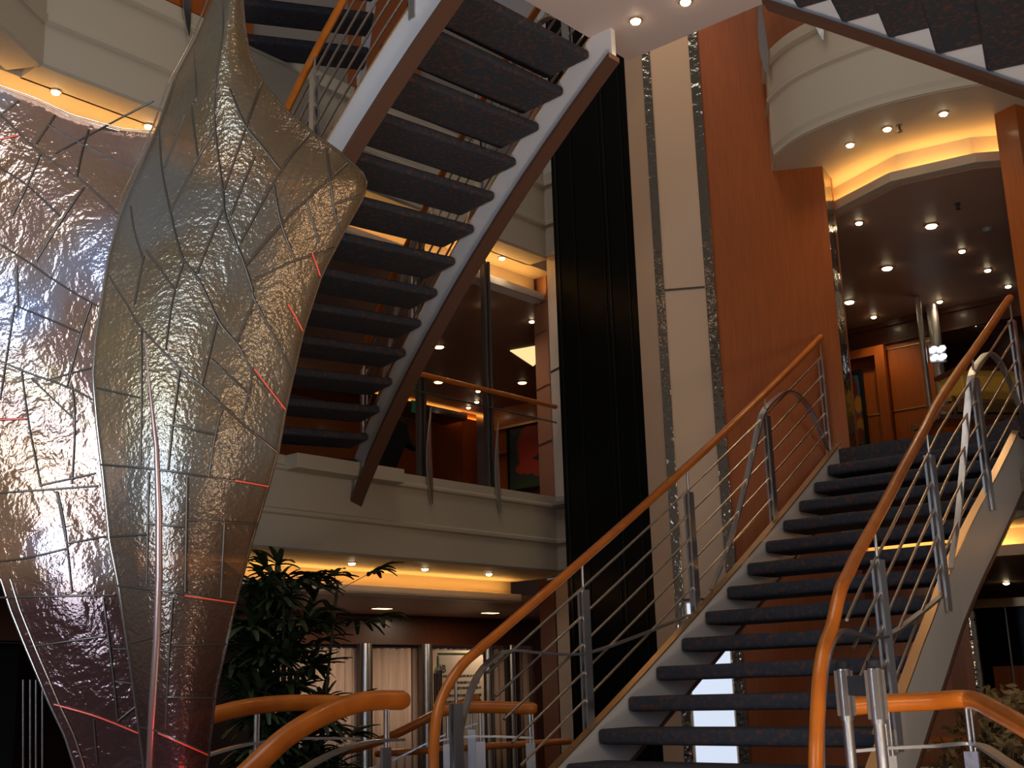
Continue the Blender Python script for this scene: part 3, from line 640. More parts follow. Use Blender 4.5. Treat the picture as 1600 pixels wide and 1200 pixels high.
# ------------------------------------------------------------------ right lounge details
def framed(name, lab, cat, px0, py0, px1, py1, plane, hd, cols, wfr=.04):
    a = onv(px0, py0, plane, hd); c = onv(px1, py1, plane, hd); u = hv(hd); n = Vector((u.y, -u.x, 0)); 
    if n.y > 0: n = -n
    wv = (Vector((c.x, c.y, 0)) - Vector((a.x, a.y, 0))).dot(u); h = a.z - c.z; ce = Vector((a.x, a.y, 0)) + u * wv / 2 + Vector((0, 0, (a.z + c.z) / 2))
    t = thing(name, lab, cat, ce)
    b = MB(); m = cols
    b.box(ce + n * .02, u * abs(wv / 2), Vector((0, 0, h / 2)), n * .012); b.build('canvas', m, t)
    b = MB()
    for s_ in (-1, 1):
        b.box(ce + n * .025 + u * s_ * (abs(wv / 2) + wfr / 2), u * wfr / 2, Vector((0, 0, h / 2 + wfr)), n * .024)
        b.box(ce + n * .025 + Vector((0, 0, s_ * (h / 2 + wfr / 2))), u * abs(wv / 2), Vector((0, 0, wfr / 2)), n * .024)
    b.build('frame', M['blk'], t); return t, ce, u, n, abs(wv), h
def mblob(name, c0, blobs):
    """canvas of rounded colour patches in generated coordinates"""
    m = D.materials.new(name); m.use_nodes = True; nt = m.node_tree; bs = nt.nodes['Principled BSDF']; bs.inputs['Roughness'].default_value = .45
    tc = nt.nodes.new('ShaderNodeTexCoord'); nz = nt.nodes.new('ShaderNodeTexNoise'); nz.inputs['Scale'].default_value = 5
    nt.links.new(tc.outputs['Generated'], nz.inputs['Vector'])
    ad = nt.nodes.new('ShaderNodeMix'); ad.data_type = 'VECTOR'; ad.inputs[0].default_value = .12
    nt.links.new(tc.outputs['Generated'], ad.inputs[4]); nt.links.new(nz.outputs['Color'], ad.inputs[5])
    prev = None
    for (cx, cz, rx, rz, col) in blobs:
        mp = nt.nodes.new('ShaderNodeMapping'); mp.inputs['Location'].default_value = (-cx / rx, 0, -cz / rz); mp.inputs['Scale'].default_value = (1 / rx, 0, 1 / rz)
        nt.links.new(ad.outputs[1], mp.inputs[0]); ln = nt.nodes.new('ShaderNodeVectorMath'); ln.operation = 'LENGTH'; nt.links.new(mp.outputs[0], ln.inputs[0])
        mr = nt.nodes.new('ShaderNodeMapRange'); mr.inputs[1].default_value = 1.05; mr.inputs[2].default_value = .9; nt.links.new(ln.outputs['Value'], mr.inputs[0])
        mx = nt.nodes.new('ShaderNodeMix'); mx.data_type = 'RGBA'; nt.links.new(mr.outputs[0], mx.inputs[0]); mx.inputs[7].default_value = (*col, 1)
        if prev is None: mx.inputs[6].default_value = (*c0, 1)
        else: nt.links.new(prev, mx.inputs[6])
        prev = mx.outputs[2]
    nt.links.new(prev, bs.inputs['Base Color']); return m
cv = mblob('village_canvas', (.04, .10, .17), [(.25, .75, .35, .15, (.09, .02, .012)), (.55, .55, .35, .10, (.42, .20, .02)), (.5, .38, .30, .06, (.22, .03, .01)), (.6, .30, .4, .08, (.36, .20, .02)), (.4, .15, .5, .12, (.16, .03, .012)), (.75, .05, .4, .1, (.03, .09, .03))])
framed('painting', 'tall framed painting of blue sky and yellow houses at the top of the stairs', 'painting', 1329, 586, 1356, 694, BW - bwn * .02, 130.5, cv, .03)
# timber surround of the painting niche
sx = onv(1372, 560, BW - bwn * .06, 130.5); b = MB(); c_ = Vector((sx.x, sx.y, 0)); b.prism([c_ - bwd * .02, c_ + bwd * .1, c_ + bwd * .1 - bwn * .06, c_ - bwd * .02 - bwn * .06], 3.12, 5.03)
b.prism([c_ - bwd * .7, c_, c_ - bwn * .06, c_ - bwd * .7 - bwn * .06], 4.93, 5.03); S('trim_27', b, M['wood'])
for px_, y_, w_, z0, z1, lab in ((1449, 12.6, .03, 3.1, 5.30, 'slim polished steel column at the corner of the right wood wall'), (1470, 12.9, .06, 3.1, 5.30, 'polished round steel column with bright lamp reflection behind the stair handrail')):
    c_ = ony(px_, 600, y_); t = thing('steel_column', lab, 'column', (c_.x, c_.y, 3.1)); q = Vector((c_.x, c_.y, 0))
    b = MB(); b.tube([q + Vector((0, 0, z0)), q + Vector((0, 0, z1))], w_, 20); b.build('shaft', M['steel'], t)
    b = MB(); b.tube([q + Vector((0, 0, z0)), q + Vector((0, 0, z0 + .06))], w_ * 1.5, 20); b.build('base_ring', M['dsteel'], t)
q = ony(1467, 551, 12.7); t = thing('wall_lamp', 'small bright four lobed wall lamp by the round steel column', 'lamp', q)
for i, (dx, dz) in enumerate(((-.045, .045), (.045, .05), (-.04, -.045), (.045, -.04))):
    b = MB(); c_ = q + Vector((dx, 0, dz)); b.tube([c_ + Vector((-.035, 0, 0)), c_ + Vector((-.02, 0, 0)), c_ + Vector((.02, 0, 0)), c_ + Vector((.035, 0, 0))], [.010, .028, .028, .010], 14); b.build('glass_lobe', mat('lobe', (1, 1, 1), .4, emit=(.85, .93, 1), es=2.2) if i == 0 else D.materials['lobe'], t)
b = MB(); b.box(q + Vector((0, .05, 0)), (.09, 0, 0), (0, .012, 0), (0, 0, .10)); b.build('backplate', M['steel'], t)
# bar with golden canopy
cpt = ony(1545, 604, 12.0); uu = hv(80); ztop = cpt.z - .36
t = thing('display_case', 'golden lit display case on the bar counter, seen through the right stair railing', 'display case', (cpt.x, cpt.y, ztop))
b = MB(); b.box(cpt, uu * .42, hv(350) * .22, (0, 0, .11)); b.build('lit_front', M['gold'], t, bevel=.02)
b = MB(); b.box(cpt + Vector((0, 0, .13)), uu * .45, hv(350) * .25, (0, 0, .02)); b.build('top_board', M['dwood'], t)
b = MB(); b.box(cpt + Vector((0, 0, -.20)), uu * .45, hv(350) * .2, (0, 0, .02)); b.build('shelf', M['gcap'], t)
for s_ in (-1, 1):
    b = MB(); b.tube([Vector((cpt.x, cpt.y, ztop)) + uu * s_ * .4, cpt + uu * s_ * .4 - Vector((0, 0, .1))], .02, 10); b.build('post', M['dsteel'], t)
cpt2 = Vector((cpt.x, cpt.y, 3.105)); hh_ = (ztop - 3.105); t = thing('bar_counter', 'dark wood bar counter with a pale top carrying the golden display case', 'counter', cpt2)
b = MB(); b.box(cpt2 + Vector((0, 0, (hh_ - .045) / 2)), uu * .7, hv(350) * .25, (0, 0, (hh_ - .045) / 2)); b.build('body', M['wood'], t)
b = MB(); b.box(cpt2 + Vector((0, 0, hh_ - .023)), uu * .75, hv(350) * .3, (0, 0, .022)); b.build('top', M['steel'], t)
# lower right columns
for px_, y_, w_, lab in ((1499, 10.6, .035, 'slim chrome column at the lower right, behind the white stair stringer'), (1522, 10.8, .07, 'wide chrome column with a bright reflection at the lower right')):
    c_ = ony(px_, 1050, y_); t = thing('steel_column', lab, 'column', (c_.x, c_.y, -.1)); q = Vector((c_.x, c_.y, 0))
    b = MB(); b.tube([q + Vector((0, 0, -.1)), q + Vector((0, 0, 1.85 if w_ > .05 else 2.1))], w_, 24); b.build('shaft', M['chrome'], t)
    b = MB(); b.tube([q + Vector((0, 0, -.1)), q + Vector((0, 0, -.03))], w_ * 1.4, 24); b.build('base_ring', M['dsteel'], t)
q = ony(1580, 1020, 11.5); t = thing('glass_cabinet', 'dark glass fronted cabinet with an orange lit interior at the lower right', 'cabinet', (q.x, q.y, -.1)); q = Vector((q.x, q.y, 0))
u_ = hv(118); n_ = hv(28)
b = MB(); b.box(q + n_ * .25 + Vector((0, 0, .95)), u_ * .75, n_ * .2, (0, 0, 1.05)); b.build('body', M['black'], t)
b = MB(); b.box(q + Vector((0, 0, 1.0)) + u_ * .05, u_ * .22, n_ * .03, (0, 0, .38)); b.build('lit_panel', M['wood'], t)
b = MB(); b.box(q + n_ * -.03 + Vector((0, 0, 1.95)), u_ * .75, n_ * .06, (0, 0, .04)); b.build('cornice', M['gcap'], t)
for s_ in (-.28, .0, .3):
    b = MB(); b.box(q + n_ * -.04 + u_ * s_ + Vector((0, 0, .95)), u_ * .006, n_ * .006, (0, 0, 1.0)); b.build('glazing_bar', M['steel'], t)
# dried flowers behind the bent rail
q = ony(1565, 1165, 6.6); t = thing('flower_arrangement', 'brownish dried flower arrangement below the bend of the right handrail', 'flowers', (q.x, q.y, -.1)); rr = random.Random(3)
b = MB(); b.tube([(q.x, q.y, -.1), (q.x, q.y, .25), (q.x, q.y, .62)], [.13, .17, .12], 18); b.build('vase', M['pot'], t)
b = MB()
for k in range(200):
    an = rr.uniform(0, 6.28); ph = rr.uniform(.05, 1.3); R_ = rr.uniform(.22, .52); base = Vector((q.x, q.y, .6)); tip = base + Vector((math.cos(an) * math.sin(ph) * R_ * .8, math.sin(an) * math.sin(ph) * R_ * .8, math.cos(ph) * R_ * 1.25))
    b.tube([base, (base + tip) / 2 + Vector((0, 0, .03)), tip], [.002, .002, .001], 3)
    for j in range(3):
        c_ = tip + Vector([rr.uniform(-.03, .03) for _ in range(3)]); d_ = Vector([rr.uniform(-1, 1) for _ in range(3)]).normalized(); e_ = d_.orthogonal().normalized()
        b.add([c_ - d_ * .036, c_ + e_ * .02, c_ + d_ * .036, c_ - e_ * .02], [[0, 1, 2, 3]])
b.build('blooms', M['flower'], t)

# ------------------------------------------------------------------ left lounge details
rp = mblob('red_figure_canvas', (.035, .05, .05), [(.62, .62, .38, .34, (.45, .045, .03)), (.85, .42, .25, .12, (.03, .03, .03)), (.5, .35, .3, .1, (.42, .05, .03)), (.8, .25, .2, .06, (.35, .06, .03)), (.4, .05, .5, .12, (.04, .07, .035))])
hdp = math.degrees(math.atan2(pd.x, pd.y))
framed('painting', 'dark framed painting with a bright red curved shape on the left balcony wall', 'painting', 797, 672, 858, 757, P0_ - pn * .02, hdp, rp, .03)
q = onv(650, 636, L(0, 4.4), XH); t = thing('exit_sign', 'small green pictogram sign hanging under the golden bulkhead', 'sign', q)
b = MB(); b.box(q, ux * .085, nb * .015, (0, 0, .085)); b.build('housing', M['green'], t, bevel=.004)
b = MB(); b.box(q - nb * .017 + Vector((0, 0, .005)), ux * .016, nb * .001, (0, 0, .032)); b.box(q - nb * .017 + ux * .03 + Vector((0, 0, -.01)), ux * .018, nb * .001, (0, 0, .008)); b.tube([q - nb * .017 + Vector((0, 0, .045)), q - nb * .019 + Vector((0, 0, .045))], .014, 10); b.build('pictogram', M['glow_g'], t)
b = MB(); b.tube([q + Vector((0, 0, .08)), Vector((q.x, q.y, 4.41))], .006, 6); b.build('hanger', M['dsteel'], t)
# black grand piano lid like silhouette -> black winged sculpture on a pedestal foot
q = onv(608, 690, L(0, .9), XH); t = thing('black_sculpture', 'matt black winged shape on a thin foot behind the left balcony edge', 'sculpture', (q.x, q.y, 3.1))
prof = [(-.36, .50), (-.30, .16), (-.05, .18), (.02, -.02), (.04, .18), (.12, .36), (.24, .58), (.44, .52), (.30, .66), (.26, .84), (.02, .90), (-.16, .80), (-.36, .78)]
b = MB(); qb = Vector((q.x, q.y, 3.14)); nP = len(prof); sc_ = .80
fr = [qb + ux * a * sc_ + Vector((0, 0, (z + .02) * sc_)) - nb * .05 for a, z in prof]; bk = [p + nb * .10 for p in fr]
b.add(fr + bk, [list(range(nP)), list(range(nP, 2 * nP))[::-1]] + [[i, (i + 1) % nP, nP + (i + 1) % nP, nP + i] for i in range(nP)]); b.build('body', M['blk'], t, bevel=.02)
b = MB(); b.box(qb + Vector((0, 0, -.02)), ux * .14, nb * .1, (0, 0, .02)); b.build('foot', M['blk'], t)
# notice board
nbq = onv(706, 1075, L(0, 2.3), XH); t = thing('notice_board', 'white printed notice on a stand in front of the curtains', 'sign', (nbq.x, nbq.y, -.1))
a = onv(682, 1016, L(0, 2.3), XH); c = onv(757, 1160, L(0, 2.3), XH); W_ = Vector((c.x - a.x, c.y - a.y, 0)).dot(ux); H_ = a.z - c.z; ce = (a + c) / 2
b = MB(); b.box(ce, ux * W_ / 2, nb * .008, (0, 0, H_ / 2)); b.build('board', M['poster'], t)
b = MB(); b.box(ce + Vector((0, 0, H_ / 2 - .035)) - nb * .01, ux * W_ / 2, nb * .003, (0, 0, .006)); b.box(ce - ux * (W_ / 2 - .008) - nb * .008 + Vector((0, 0, .08)), ux * .012, nb * .004, (0, 0, H_ * .36)); b.build('green_edge', mat('green_print', (.01, .06, .015), .6), t)
b = MB()
for s_ in (-1, 1): b.tube([Vector((ce.x, ce.y, -.1)) + ux * s_ * W_ * .32, Vector((ce.x, ce.y, ce.z)) + ux * s_ * W_ * .32 + nb * .02], .012, 8)
b.build('stand', M['steel'], t)
def text(body, size, pos, parent, name, m, al='LEFT'):
    cu = D.curves.new(name, 'FONT'); cu.body = body; cu.size = size; cu.extrude = .001; cu.align_x = al
    to = D.objects.new('tmp', cu); C.objects.link(to); dg = bpy.context.evaluated_depsgraph_get(); me = D.meshes.new_from_object(to.evaluated_get(dg)); D.objects.remove(to)
    me.materials.clear(); me.materials.append(m); o = D.objects.new(name, me); C.objects.link(o); o.parent = parent
    za = -nb; xa = ux; ya = Vector((0, 0, 1)); xa = ya.cross(za)
    o.matrix_local = Matrix.Translation(Vector(pos) - Vector(parent['_base'])) @ Matrix((xa, ya, za)).transposed().to_4x4(); return o
x0 = ce - ux * (W_ / 2 - .07) - nb * .010
text('B', .12, x0 + Vector((0, 0, H_ / 2 - .24)), t, 'heading', M['ink'])
for k in range(6):      # lines of small print, too fine to read in the photo
    b = MB(); rr = random.Random(k + 4); xx = .02 + .03 * (k % 3); zz = H_ / 2 - (.28, .35, .41, .49, .56, .63)[k]
    while xx < W_ - .14:
        w2 = rr.uniform(.02, .055); b.box(x0 + ux * (xx + w2 / 2) + Vector((0, 0, zz)), ux * w2 / 2, nb * .0006, (0, 0, .010)); xx += w2 + .014
    b.build('text_line', M['ink'], t)
for px_ in (681, 688):
    c_ = onv(px_ , 1100, L(0, 1.4), XH); t = thing('barrier_post', ('left' if px_ < 685 else 'right') + ' one of two slim steel posts at the left edge of the notice', 'post', (c_.x, c_.y, -.1)); qq = Vector((c_.x, c_.y, 0))
    zt = onv(px_, 1052 if px_ < 685 else 1047, L(0, 1.4), XH).z
    b = MB(); b.tube([qq + Vector((0, 0, -.1)), qq + Vector((0, 0, zt))], .022, 14); b.build('shaft', M['dsteel'], t)
    b = MB(); b.tube([qq + Vector((0, 0, zt)), qq + Vector((0, 0, zt + .06))], [.022, .004], 12); b.build('finial', M['steel'], t)
# ------------------------------------------------------------------ palm
def palm():
    base = onv(455, 1100, L(0, .2), XH); base = ony(452, 1080, 8.2); q = Vector((base.x, base.y, -.1)); rr = random.Random(11)
    t = thing('potted_palm', 'dark green lady palm with fan leaves between the sculpture and the curtains', 'plant', q)
    b = MB(); b.tube([q, q + Vector((0, 0, .03)), q + Vector((0, 0, .42)), q + Vector((0, 0, .45))], [.20, .22, .28, .27], 24); b.build('planter', M['pot'], t)
    crowns = []
    for k in range(26):
        an = rr.uniform(0, 6.28); R_ = rr.uniform(.02, .20); h = rr.uniform(.55, 2.05) if k else 2.05
        top = q + Vector((math.cos(an) * R_ * 1.6, math.sin(an) * R_ * 1.6, .4 + h - .25)); bt = q + Vector((math.cos(an) * R_ * .6, math.sin(an) * R_ * .6, .40))
        b = MB(); b.tube([bt, lerp(bt, top, .5) + Vector((rr.uniform(-.02, .02), 0, 0)), top], .010, 7); b.build('cane', M['stalk'], t); crowns.append(top)
    b = MB()
    def leaflet(o, d, ln, w_, droop):
        sd = d.cross(Vector((0, 0, 1))); sd = (sd.normalized() if sd.length > .1 else Vector((1, 0, 0)))
        n = 5; vs_ = []
        for i in range(n + 1):
            s_ = i / n; p = o + d * ln * s_ + Vector((0, 0, -droop * ln * s_ * s_)); ww = w_ * (math.sin(math.pi * (.12 + .80 * s_)) ** .6) * .5
            vs_ += [p - sd * ww, p + Vector((0, 0, -ww * .5)), p + sd * ww]
        b.add(vs_, [[3 * i + j, 3 * i + j + 1, 3 * i + 4 + j, 3 * i + 3 + j] for i in range(n) for j in (0, 1)], 0, True)
    for c in crowns:
        for k in range(rr.randint(8, 10)):
            an = rr.uniform(0, 6.28); el = rr.uniform(.0, 1.05); d = Vector((math.cos(an) * math.cos(el), math.sin(an) * math.cos(el), math.sin(el)))
            o0 = c - Vector((0, 0, rr.uniform(0, .5))); ps = rr.uniform(.16, .30); o1 = o0 + d * ps + Vector((0, 0, -.02))
            b.tube([o0, o1], .003, 4)
            hs = d.cross(Vector((0, 0, 1))).normalized(); up_ = hs.cross(d)
            m = rr.randint(7, 10)
            for j in range(m):
                a = lerp(-1.35, 1.35, j / (m - 1)); dd_ = (d * math.cos(a) + hs * math.sin(a) * .95 + up_ * .12).normalized()
                leaflet(o1, dd_, rr.uniform(.20, .31) * (1 - .25 * abs(a) / 1.35), .044, rr.uniform(.2, .7))
    b.build('foliage', M['leaf'], t)
palm()

# ------------------------------------------------------------------ glass sculpture
def foil(name, hue, alpha, bump1=.5, rough=.24, scale=3.2, metal=.6, tint=(.27, .23, .18), zr=(2.3, 1.3), b2s=.4):
    m = D.materials.new(name); m.use_nodes = True; nt = m.node_tree; bs = nt.nodes['Principled BSDF']; out = nt.nodes['Material Output']
    N = nt.nodes.new; K = nt.links.new
    tc = N('ShaderNodeTexCoord'); vo = N('ShaderNodeTexVoronoi'); vo.inputs['Scale'].default_value = scale; nz = N('ShaderNodeTexNoise'); nz.inputs['Scale'].default_value = 2.2; nz.inputs['Detail'].default_value = 5
    K(tc.outputs['Object'], vo.inputs['Vector']); K(tc.outputs['Object'], nz.inputs['Vector'])
    rp = N('ShaderNodeValToRGB'); K(nz.outputs['Fac'], rp.inputs[0]); e = rp.color_ramp.elements
    e[0].position = .32; e[0].color = (*hue[0], 1); e[1].position = .68; e[1].color = (*hue[1], 1); x = rp.color_ramp.elements.new(.5); x.color = (*hue[2], 1)
    n3 = N('ShaderNodeTexNoise'); n3.inputs['Scale'].default_value = 1.1; n3.inputs['Detail'].default_value = 3; K(tc.outputs['Object'], n3.inputs['Vector']); r3 = N('ShaderNodeMapRange'); r3.inputs[1].default_value = .50; r3.inputs[2].default_value = .62; K(n3.outputs['Fac'], r3.inputs[0])
    m0 = N('ShaderNodeMix'); m0.data_type = 'RGBA'; K(r3.outputs[0], m0.inputs[0]); K(rp.outputs[0], m0.inputs[6]); m0.inputs[7].default_value = (*tint, 1)
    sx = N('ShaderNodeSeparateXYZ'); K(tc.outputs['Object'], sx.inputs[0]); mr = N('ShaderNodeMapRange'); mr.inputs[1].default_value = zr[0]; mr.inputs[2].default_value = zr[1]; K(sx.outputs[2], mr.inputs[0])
    pl_ = N('ShaderNodeMix'); pl_.data_type = 'RGBA'; pl_.inputs[7].default_value = (.11, .045, .038, 1); K(mr.outputs[0], pl_.inputs[0]); K(m0.outputs[2], pl_.inputs[6])   # base colour turns dark plum towards the bottom
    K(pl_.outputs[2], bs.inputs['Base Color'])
    bs.inputs['Metallic'].default_value = metal; bs.inputs['Roughness'].default_value = rough; bs.inputs['Coat Weight'].default_value = .5; bs.inputs['Coat Roughness'].default_value = .08
    b1 = N('ShaderNodeTexNoise'); b1.inputs['Scale'].default_value = 9; b1.inputs['Detail'].default_value = 2; b1.inputs['Distortion'].default_value = 1.2
    b2 = N('ShaderNodeTexNoise'); b2.inputs['Scale'].default_value = 70; b2.inputs['Detail'].default_value = 2
    K(tc.outputs['Object'], b1.inputs['Vector']); K(tc.outputs['Object'], b2.inputs['Vector'])
    p1 = N('ShaderNodeBump'); p1.inputs['Strength'].default_value = bump1; p1.inputs['Distance'].default_value = .02; K(b1.outputs['Fac'], p1.inputs['Height'])
    p2 = N('ShaderNodeBump'); p2.inputs['Strength'].default_value = b2s; p2.inputs['Distance'].default_value = .006; K(b2.outputs['Fac'], p2.inputs['Height']); K(p1.outputs[0], p2.inputs['Normal'])
    K(p2.outputs[0], bs.inputs['Normal']); K(p2.outputs[0], bs.inputs['Coat Normal'])
    tr = N('ShaderNodeBsdfTransparent'); tr.inputs[0].default_value = (.95, .78, .60, 1); mx = N('ShaderNodeMixShader'); mx.inputs[0].default_value = alpha
    K(bs.outputs[0], mx.inputs[1]); K(tr.outputs[0], mx.inputs[2]); K(mx.outputs[0], out.inputs['Surface']); return m
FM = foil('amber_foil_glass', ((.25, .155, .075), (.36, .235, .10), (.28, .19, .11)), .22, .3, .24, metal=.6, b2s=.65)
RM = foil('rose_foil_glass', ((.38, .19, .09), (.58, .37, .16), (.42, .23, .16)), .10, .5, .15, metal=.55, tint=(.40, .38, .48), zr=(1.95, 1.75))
M['lead'] = mat('sculpture_seam', (.13, .10, .075), .35, metal=.7)
M['edge'] = mat('sculpture_edge_tube', (.62, .52, .42), .2, metal=.9)
M['redlight'] = mat('red_lit_seam', (.75, .10, .06), .2, emit=(1, .10, .05), es=.10)  # red light on some seams, painted in as red colour and faint glow
XLf = [(-60, 348), (0, 334), (64, 307), (124, 274), (195, 249), (259, 221), (300, 202), (341, 187), (400, 171), (450, 163), (531, 150), (587, 146), (662, 152), (737, 161), (846, 172), (919, 187), (1031, 204), (1200, 227), (1330, 244)]
XRf = [(-60, 378), (0, 379), (37, 381), (86, 390), (127, 409), (172, 446), (206, 487), (244, 540), (270, 566), (289, 574), (311, 566), (364, 536), (430, 502), (516, 474), (640, 446), (704, 435), (760, 420), (835, 397), (937, 369), (1080, 337), (1196, 324), (1330, 312)]
XLr = [(100, -160), (860, -160), (905, 2), (950, 16), (1010, 40), (1100, 78), (1150, 102), (1200, 118), (1330, 140)]
XRr = [(100, 262), (330, 246), (560, 200), (900, 215), (1060, 235), (1200, 262), (1330, 280)]
def itp(T, y):
    if y <= T[0][0]: return T[0][1]
    for (a, b_), (c, d) in zip(T, T[1:]):
        if y <= c: return b_ + (d - b_) * (y - a) / (c - a)
    return T[-1][1]
def Yf(x, y):
    l, r_ = itp(XLf, y), itp(XRf, y); s_ = (x - l) / max(r_ - l, 1) * 2 - 1
    return 4.15 + .12 * s_ * s_ + (.07 * math.sin((y - 250) / 330) - .03) * s_ + .05 * math.sin(y / 170)
def Yr(x, y):
    return 4.66 + .035 * math.sin((x + .4 * y) / 105) + .00012 * (y - 600) + .022 * math.sin(x / 60 - y / 95) + .00010 * (x - 100)
def grid(name, mtl, Yx, y0, y1, ny, nx, lf, rf, topf=None, thick=.012):
    b = MB(); vs_ = []
    for j in range(ny + 1):
        for i in range(nx + 1):
            u = i / nx; v = j / ny; 
            y = lerp(y0, y1, v); 
            if topf: 
                xx = lerp(lf(y), rf(y), u); y = lerp(topf(xx), y1, v)
            xx = lerp(lf(y), rf(y), u); vs_.append(ony(xx, y, Yx(xx, y)))
    W1 = nx + 1; b.add(vs_, [[j * W1 + i, j * W1 + i + 1, (j + 1) * W1 + i + 1, (j + 1) * W1 + i] for j in range(ny) for i in range(nx)], 0, True)
    o = b.build(name, mtl, SC); m_ = o.modifiers.new('thick', 'SOLIDIFY'); m_.thickness = thick; m_.offset = 0; return o
sb = ony(230, 1330, 4.3)
SC = thing('glass_sculpture', 'giant twisted sculpture of amber foil glass sheets with dark seams, left foreground', 'sculpture', (sb.x, sb.y, -.1))
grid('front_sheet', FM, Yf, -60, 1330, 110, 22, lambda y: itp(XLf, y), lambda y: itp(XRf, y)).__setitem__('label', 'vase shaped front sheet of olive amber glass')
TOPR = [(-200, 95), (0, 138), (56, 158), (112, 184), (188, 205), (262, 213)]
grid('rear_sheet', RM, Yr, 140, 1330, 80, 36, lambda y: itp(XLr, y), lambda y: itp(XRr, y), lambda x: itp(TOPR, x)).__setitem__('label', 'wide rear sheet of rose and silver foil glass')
def seams(name, m, Yx, lines, r, off=-.008, den=7):
    b = MB()
    for ln in lines:
        q = poly_interp([Vector((x, y, 0)) for x, y in ln], den) if len(ln) > 2 else [Vector((lerp(ln[0][0], ln[1][0], k / 8), lerp(ln[0][1], ln[1][1], k / 8), 0)) for k in range(9)]
        b.tube([ony(v.x, v.y, Yx(v.x, v.y) + off) for v in q], r, 6)
    return b.build(name, m, SC)
Z = lambda o, pts: [(o[0] + x * .375, o[1] + y * .375) for x, y in pts]
z1 = (0, 0); z4 = (0, 400); z7 = (0, 750)
FL = [Z(z1, [(930, -40), (930, 130), (900, 330), (895, 520), (930, 800), (940, 900), (1010, 1080), (1050, 1200), (1060, 1247), (1150, 1417), (1220, 1567)]),
      Z(z1, [(665, 540), (675, 700), (710, 880), (760, 1070), (830, 1167), (910, 1337), (990, 1437), (1050, 1537), (1190, 1706)]),
      Z(z1, [(545, 860), (560, 960), (595, 1075)]), Z(z1, [(610, 1040), (730, 1210)]), Z(z4, [(455, 80), (540, 220), (590, 300), (750, 470), (850, 550), (1000, 690), (1158, 820)]),
      Z(z1, [(810, 210), (820, 400), (800, 450), (825, 660)]), Z(z1, [(890, 550), (820, 670), (710, 880)]), Z(z1, [(955, 370), (1020, 520), (1090, 610), (1170, 710)]),
      Z(z1, [(1090, 345), (1020, 540), (930, 800)]), Z(z1, [(1290, 560), (1170, 710), (1000, 1010)]), Z(z1, [(1450, 680), (1280, 830), (1175, 930), (1020, 1110)]),
      Z(z1, [(1140, 770), (1170, 925), (1230, 1085)]), Z(z1, [(1360, 620), (1390, 850), (1415, 970)]), Z(z1, [(1510, 815), (1390, 850)]), Z(z1, [(1395, 1035), (1230, 1085), (1050, 1170)]),
      Z(z1, [(930, 870), (870, 1010), (820, 1140)]), Z(z1, [(1280, 840), (1330, 1010)]), Z(z1, [(770, 480), (685, 700)]), Z(z1, [(1060, 650), (960, 900)]),
      Z(z4, [(590, 310), (590, 600), (585, 880)]), Z(z4, [(402, 550), (580, 590)]), Z(z4, [(750, 470), (720, 700), (700, 890)]), Z(z4, [(770, 10), (720, 180), (690, 390)]), Z(z4, [(720, 705), (900, 745)]),
      Z(z4, [(925, 640), (895, 760), (870, 920)]), Z(z4, [(905, 270), (840, 540)]), Z(z4, [(1060, 190), (985, 365)]), Z(z4, [(1055, 480), (1010, 680)]), Z(z4, [(420, 870), (700, 895), (1118, 960)]),
      Z(z4, [(620, 900), (612, 1370)]), Z(z4, [(780, 920), (772, 1400)]), Z(z4, [(620, 1115), (770, 1130)]), Z(z4, [(780, 1100), (1070, 1115)]), Z(z4, [(460, 1170), (610, 1160)]), Z(z7, [(937, 170), (920, 490)]),
      Z(z7, [(492, 440), (740, 470), (983, 512)]), Z(z7, [(720, 490), (700, 800), (690, 1040)]), Z(z7, [(540, 680), (620, 660), (700, 630)]), Z(z7, [(720, 690), (940, 685)]), Z(z7, [(700, 905), (890, 910)]),
      Z(z7, [(585, 1030), (660, 1050), (863, 1140)]), Z(z4, [(600, 0), (560, 200)]), Z(z4, [(880, 430), (1030, 565)])]
seams('front_seams', M['lead'], Yf, FL, .0042)
RL_ = [Z(z1, [(-100, 400), (0, 480), (150, 620), (230, 680), (350, 760), (500, 900)]), Z(z1, [(80, 420), (0, 480)]), Z(z1, [(230, 480), (150, 600)]), Z(z1, [(200, 520), (340, 600), (560, 710)]), Z(z1, [(370, 540), (340, 640), (320, 740)]),
       Z(z1, [(170, 640), (100, 800), (50, 900)]), Z(z1, [(0, 700), (110, 770), (250, 900)]), Z(z1, [(350, 780), (230, 960), (150, 1090)]), Z(z1, [(-60, 980), (130, 1100), (200, 1150), (310, 1220), (410, 1277)]),
       Z(z4, [(60, 205), (200, 262), (335, 320)]), Z(z4, [(380, 200), (330, 350), (280, 540)]), Z(z4, [(-80, 400), (100, 480), (280, 545), (390, 600)]), Z(z4, [(200, 515), (385, 465)]), Z(z4, [(90, 480), (120, 700), (170, 960)]),
       Z(z4, [(130, 510), (320, 690)]), Z(z4, [(300, 540), (312, 700), (300, 950)]), Z(z4, [(-60, 680), (110, 680)]), Z(z4, [(170, 955), (400, 905)]), Z(z4, [(-60, 992), (410, 958)]), Z(z4, [(235, 980), (275, 1190)]),
       Z(z7, [(240, 50), (270, 200), (300, 470)]), Z(z7, [(-60, 345), (110, 325), (280, 285)]), Z(z7, [(280, 265), (440, 235)]), Z(z7, [(0, 490), (480, 480)]), Z(z7, [(430, 490), (470, 800), (490, 1005)]), Z(z7, [(125, 695), (440, 650)]),
       Z(z7, [(470, 705), (560, 705)]), Z(z7, [(480, 840), (560, 850)]), Z(z7, [(490, 1005), (570, 940)]), Z(z7, [(390, 1000), (405, 1180)]), Z(z1, [(230, 640), (450, 520), (640, 420)]), Z(z4, [(0, 600), (60, 210)]), Z(z4, [(70, 40), (75, 215)])]
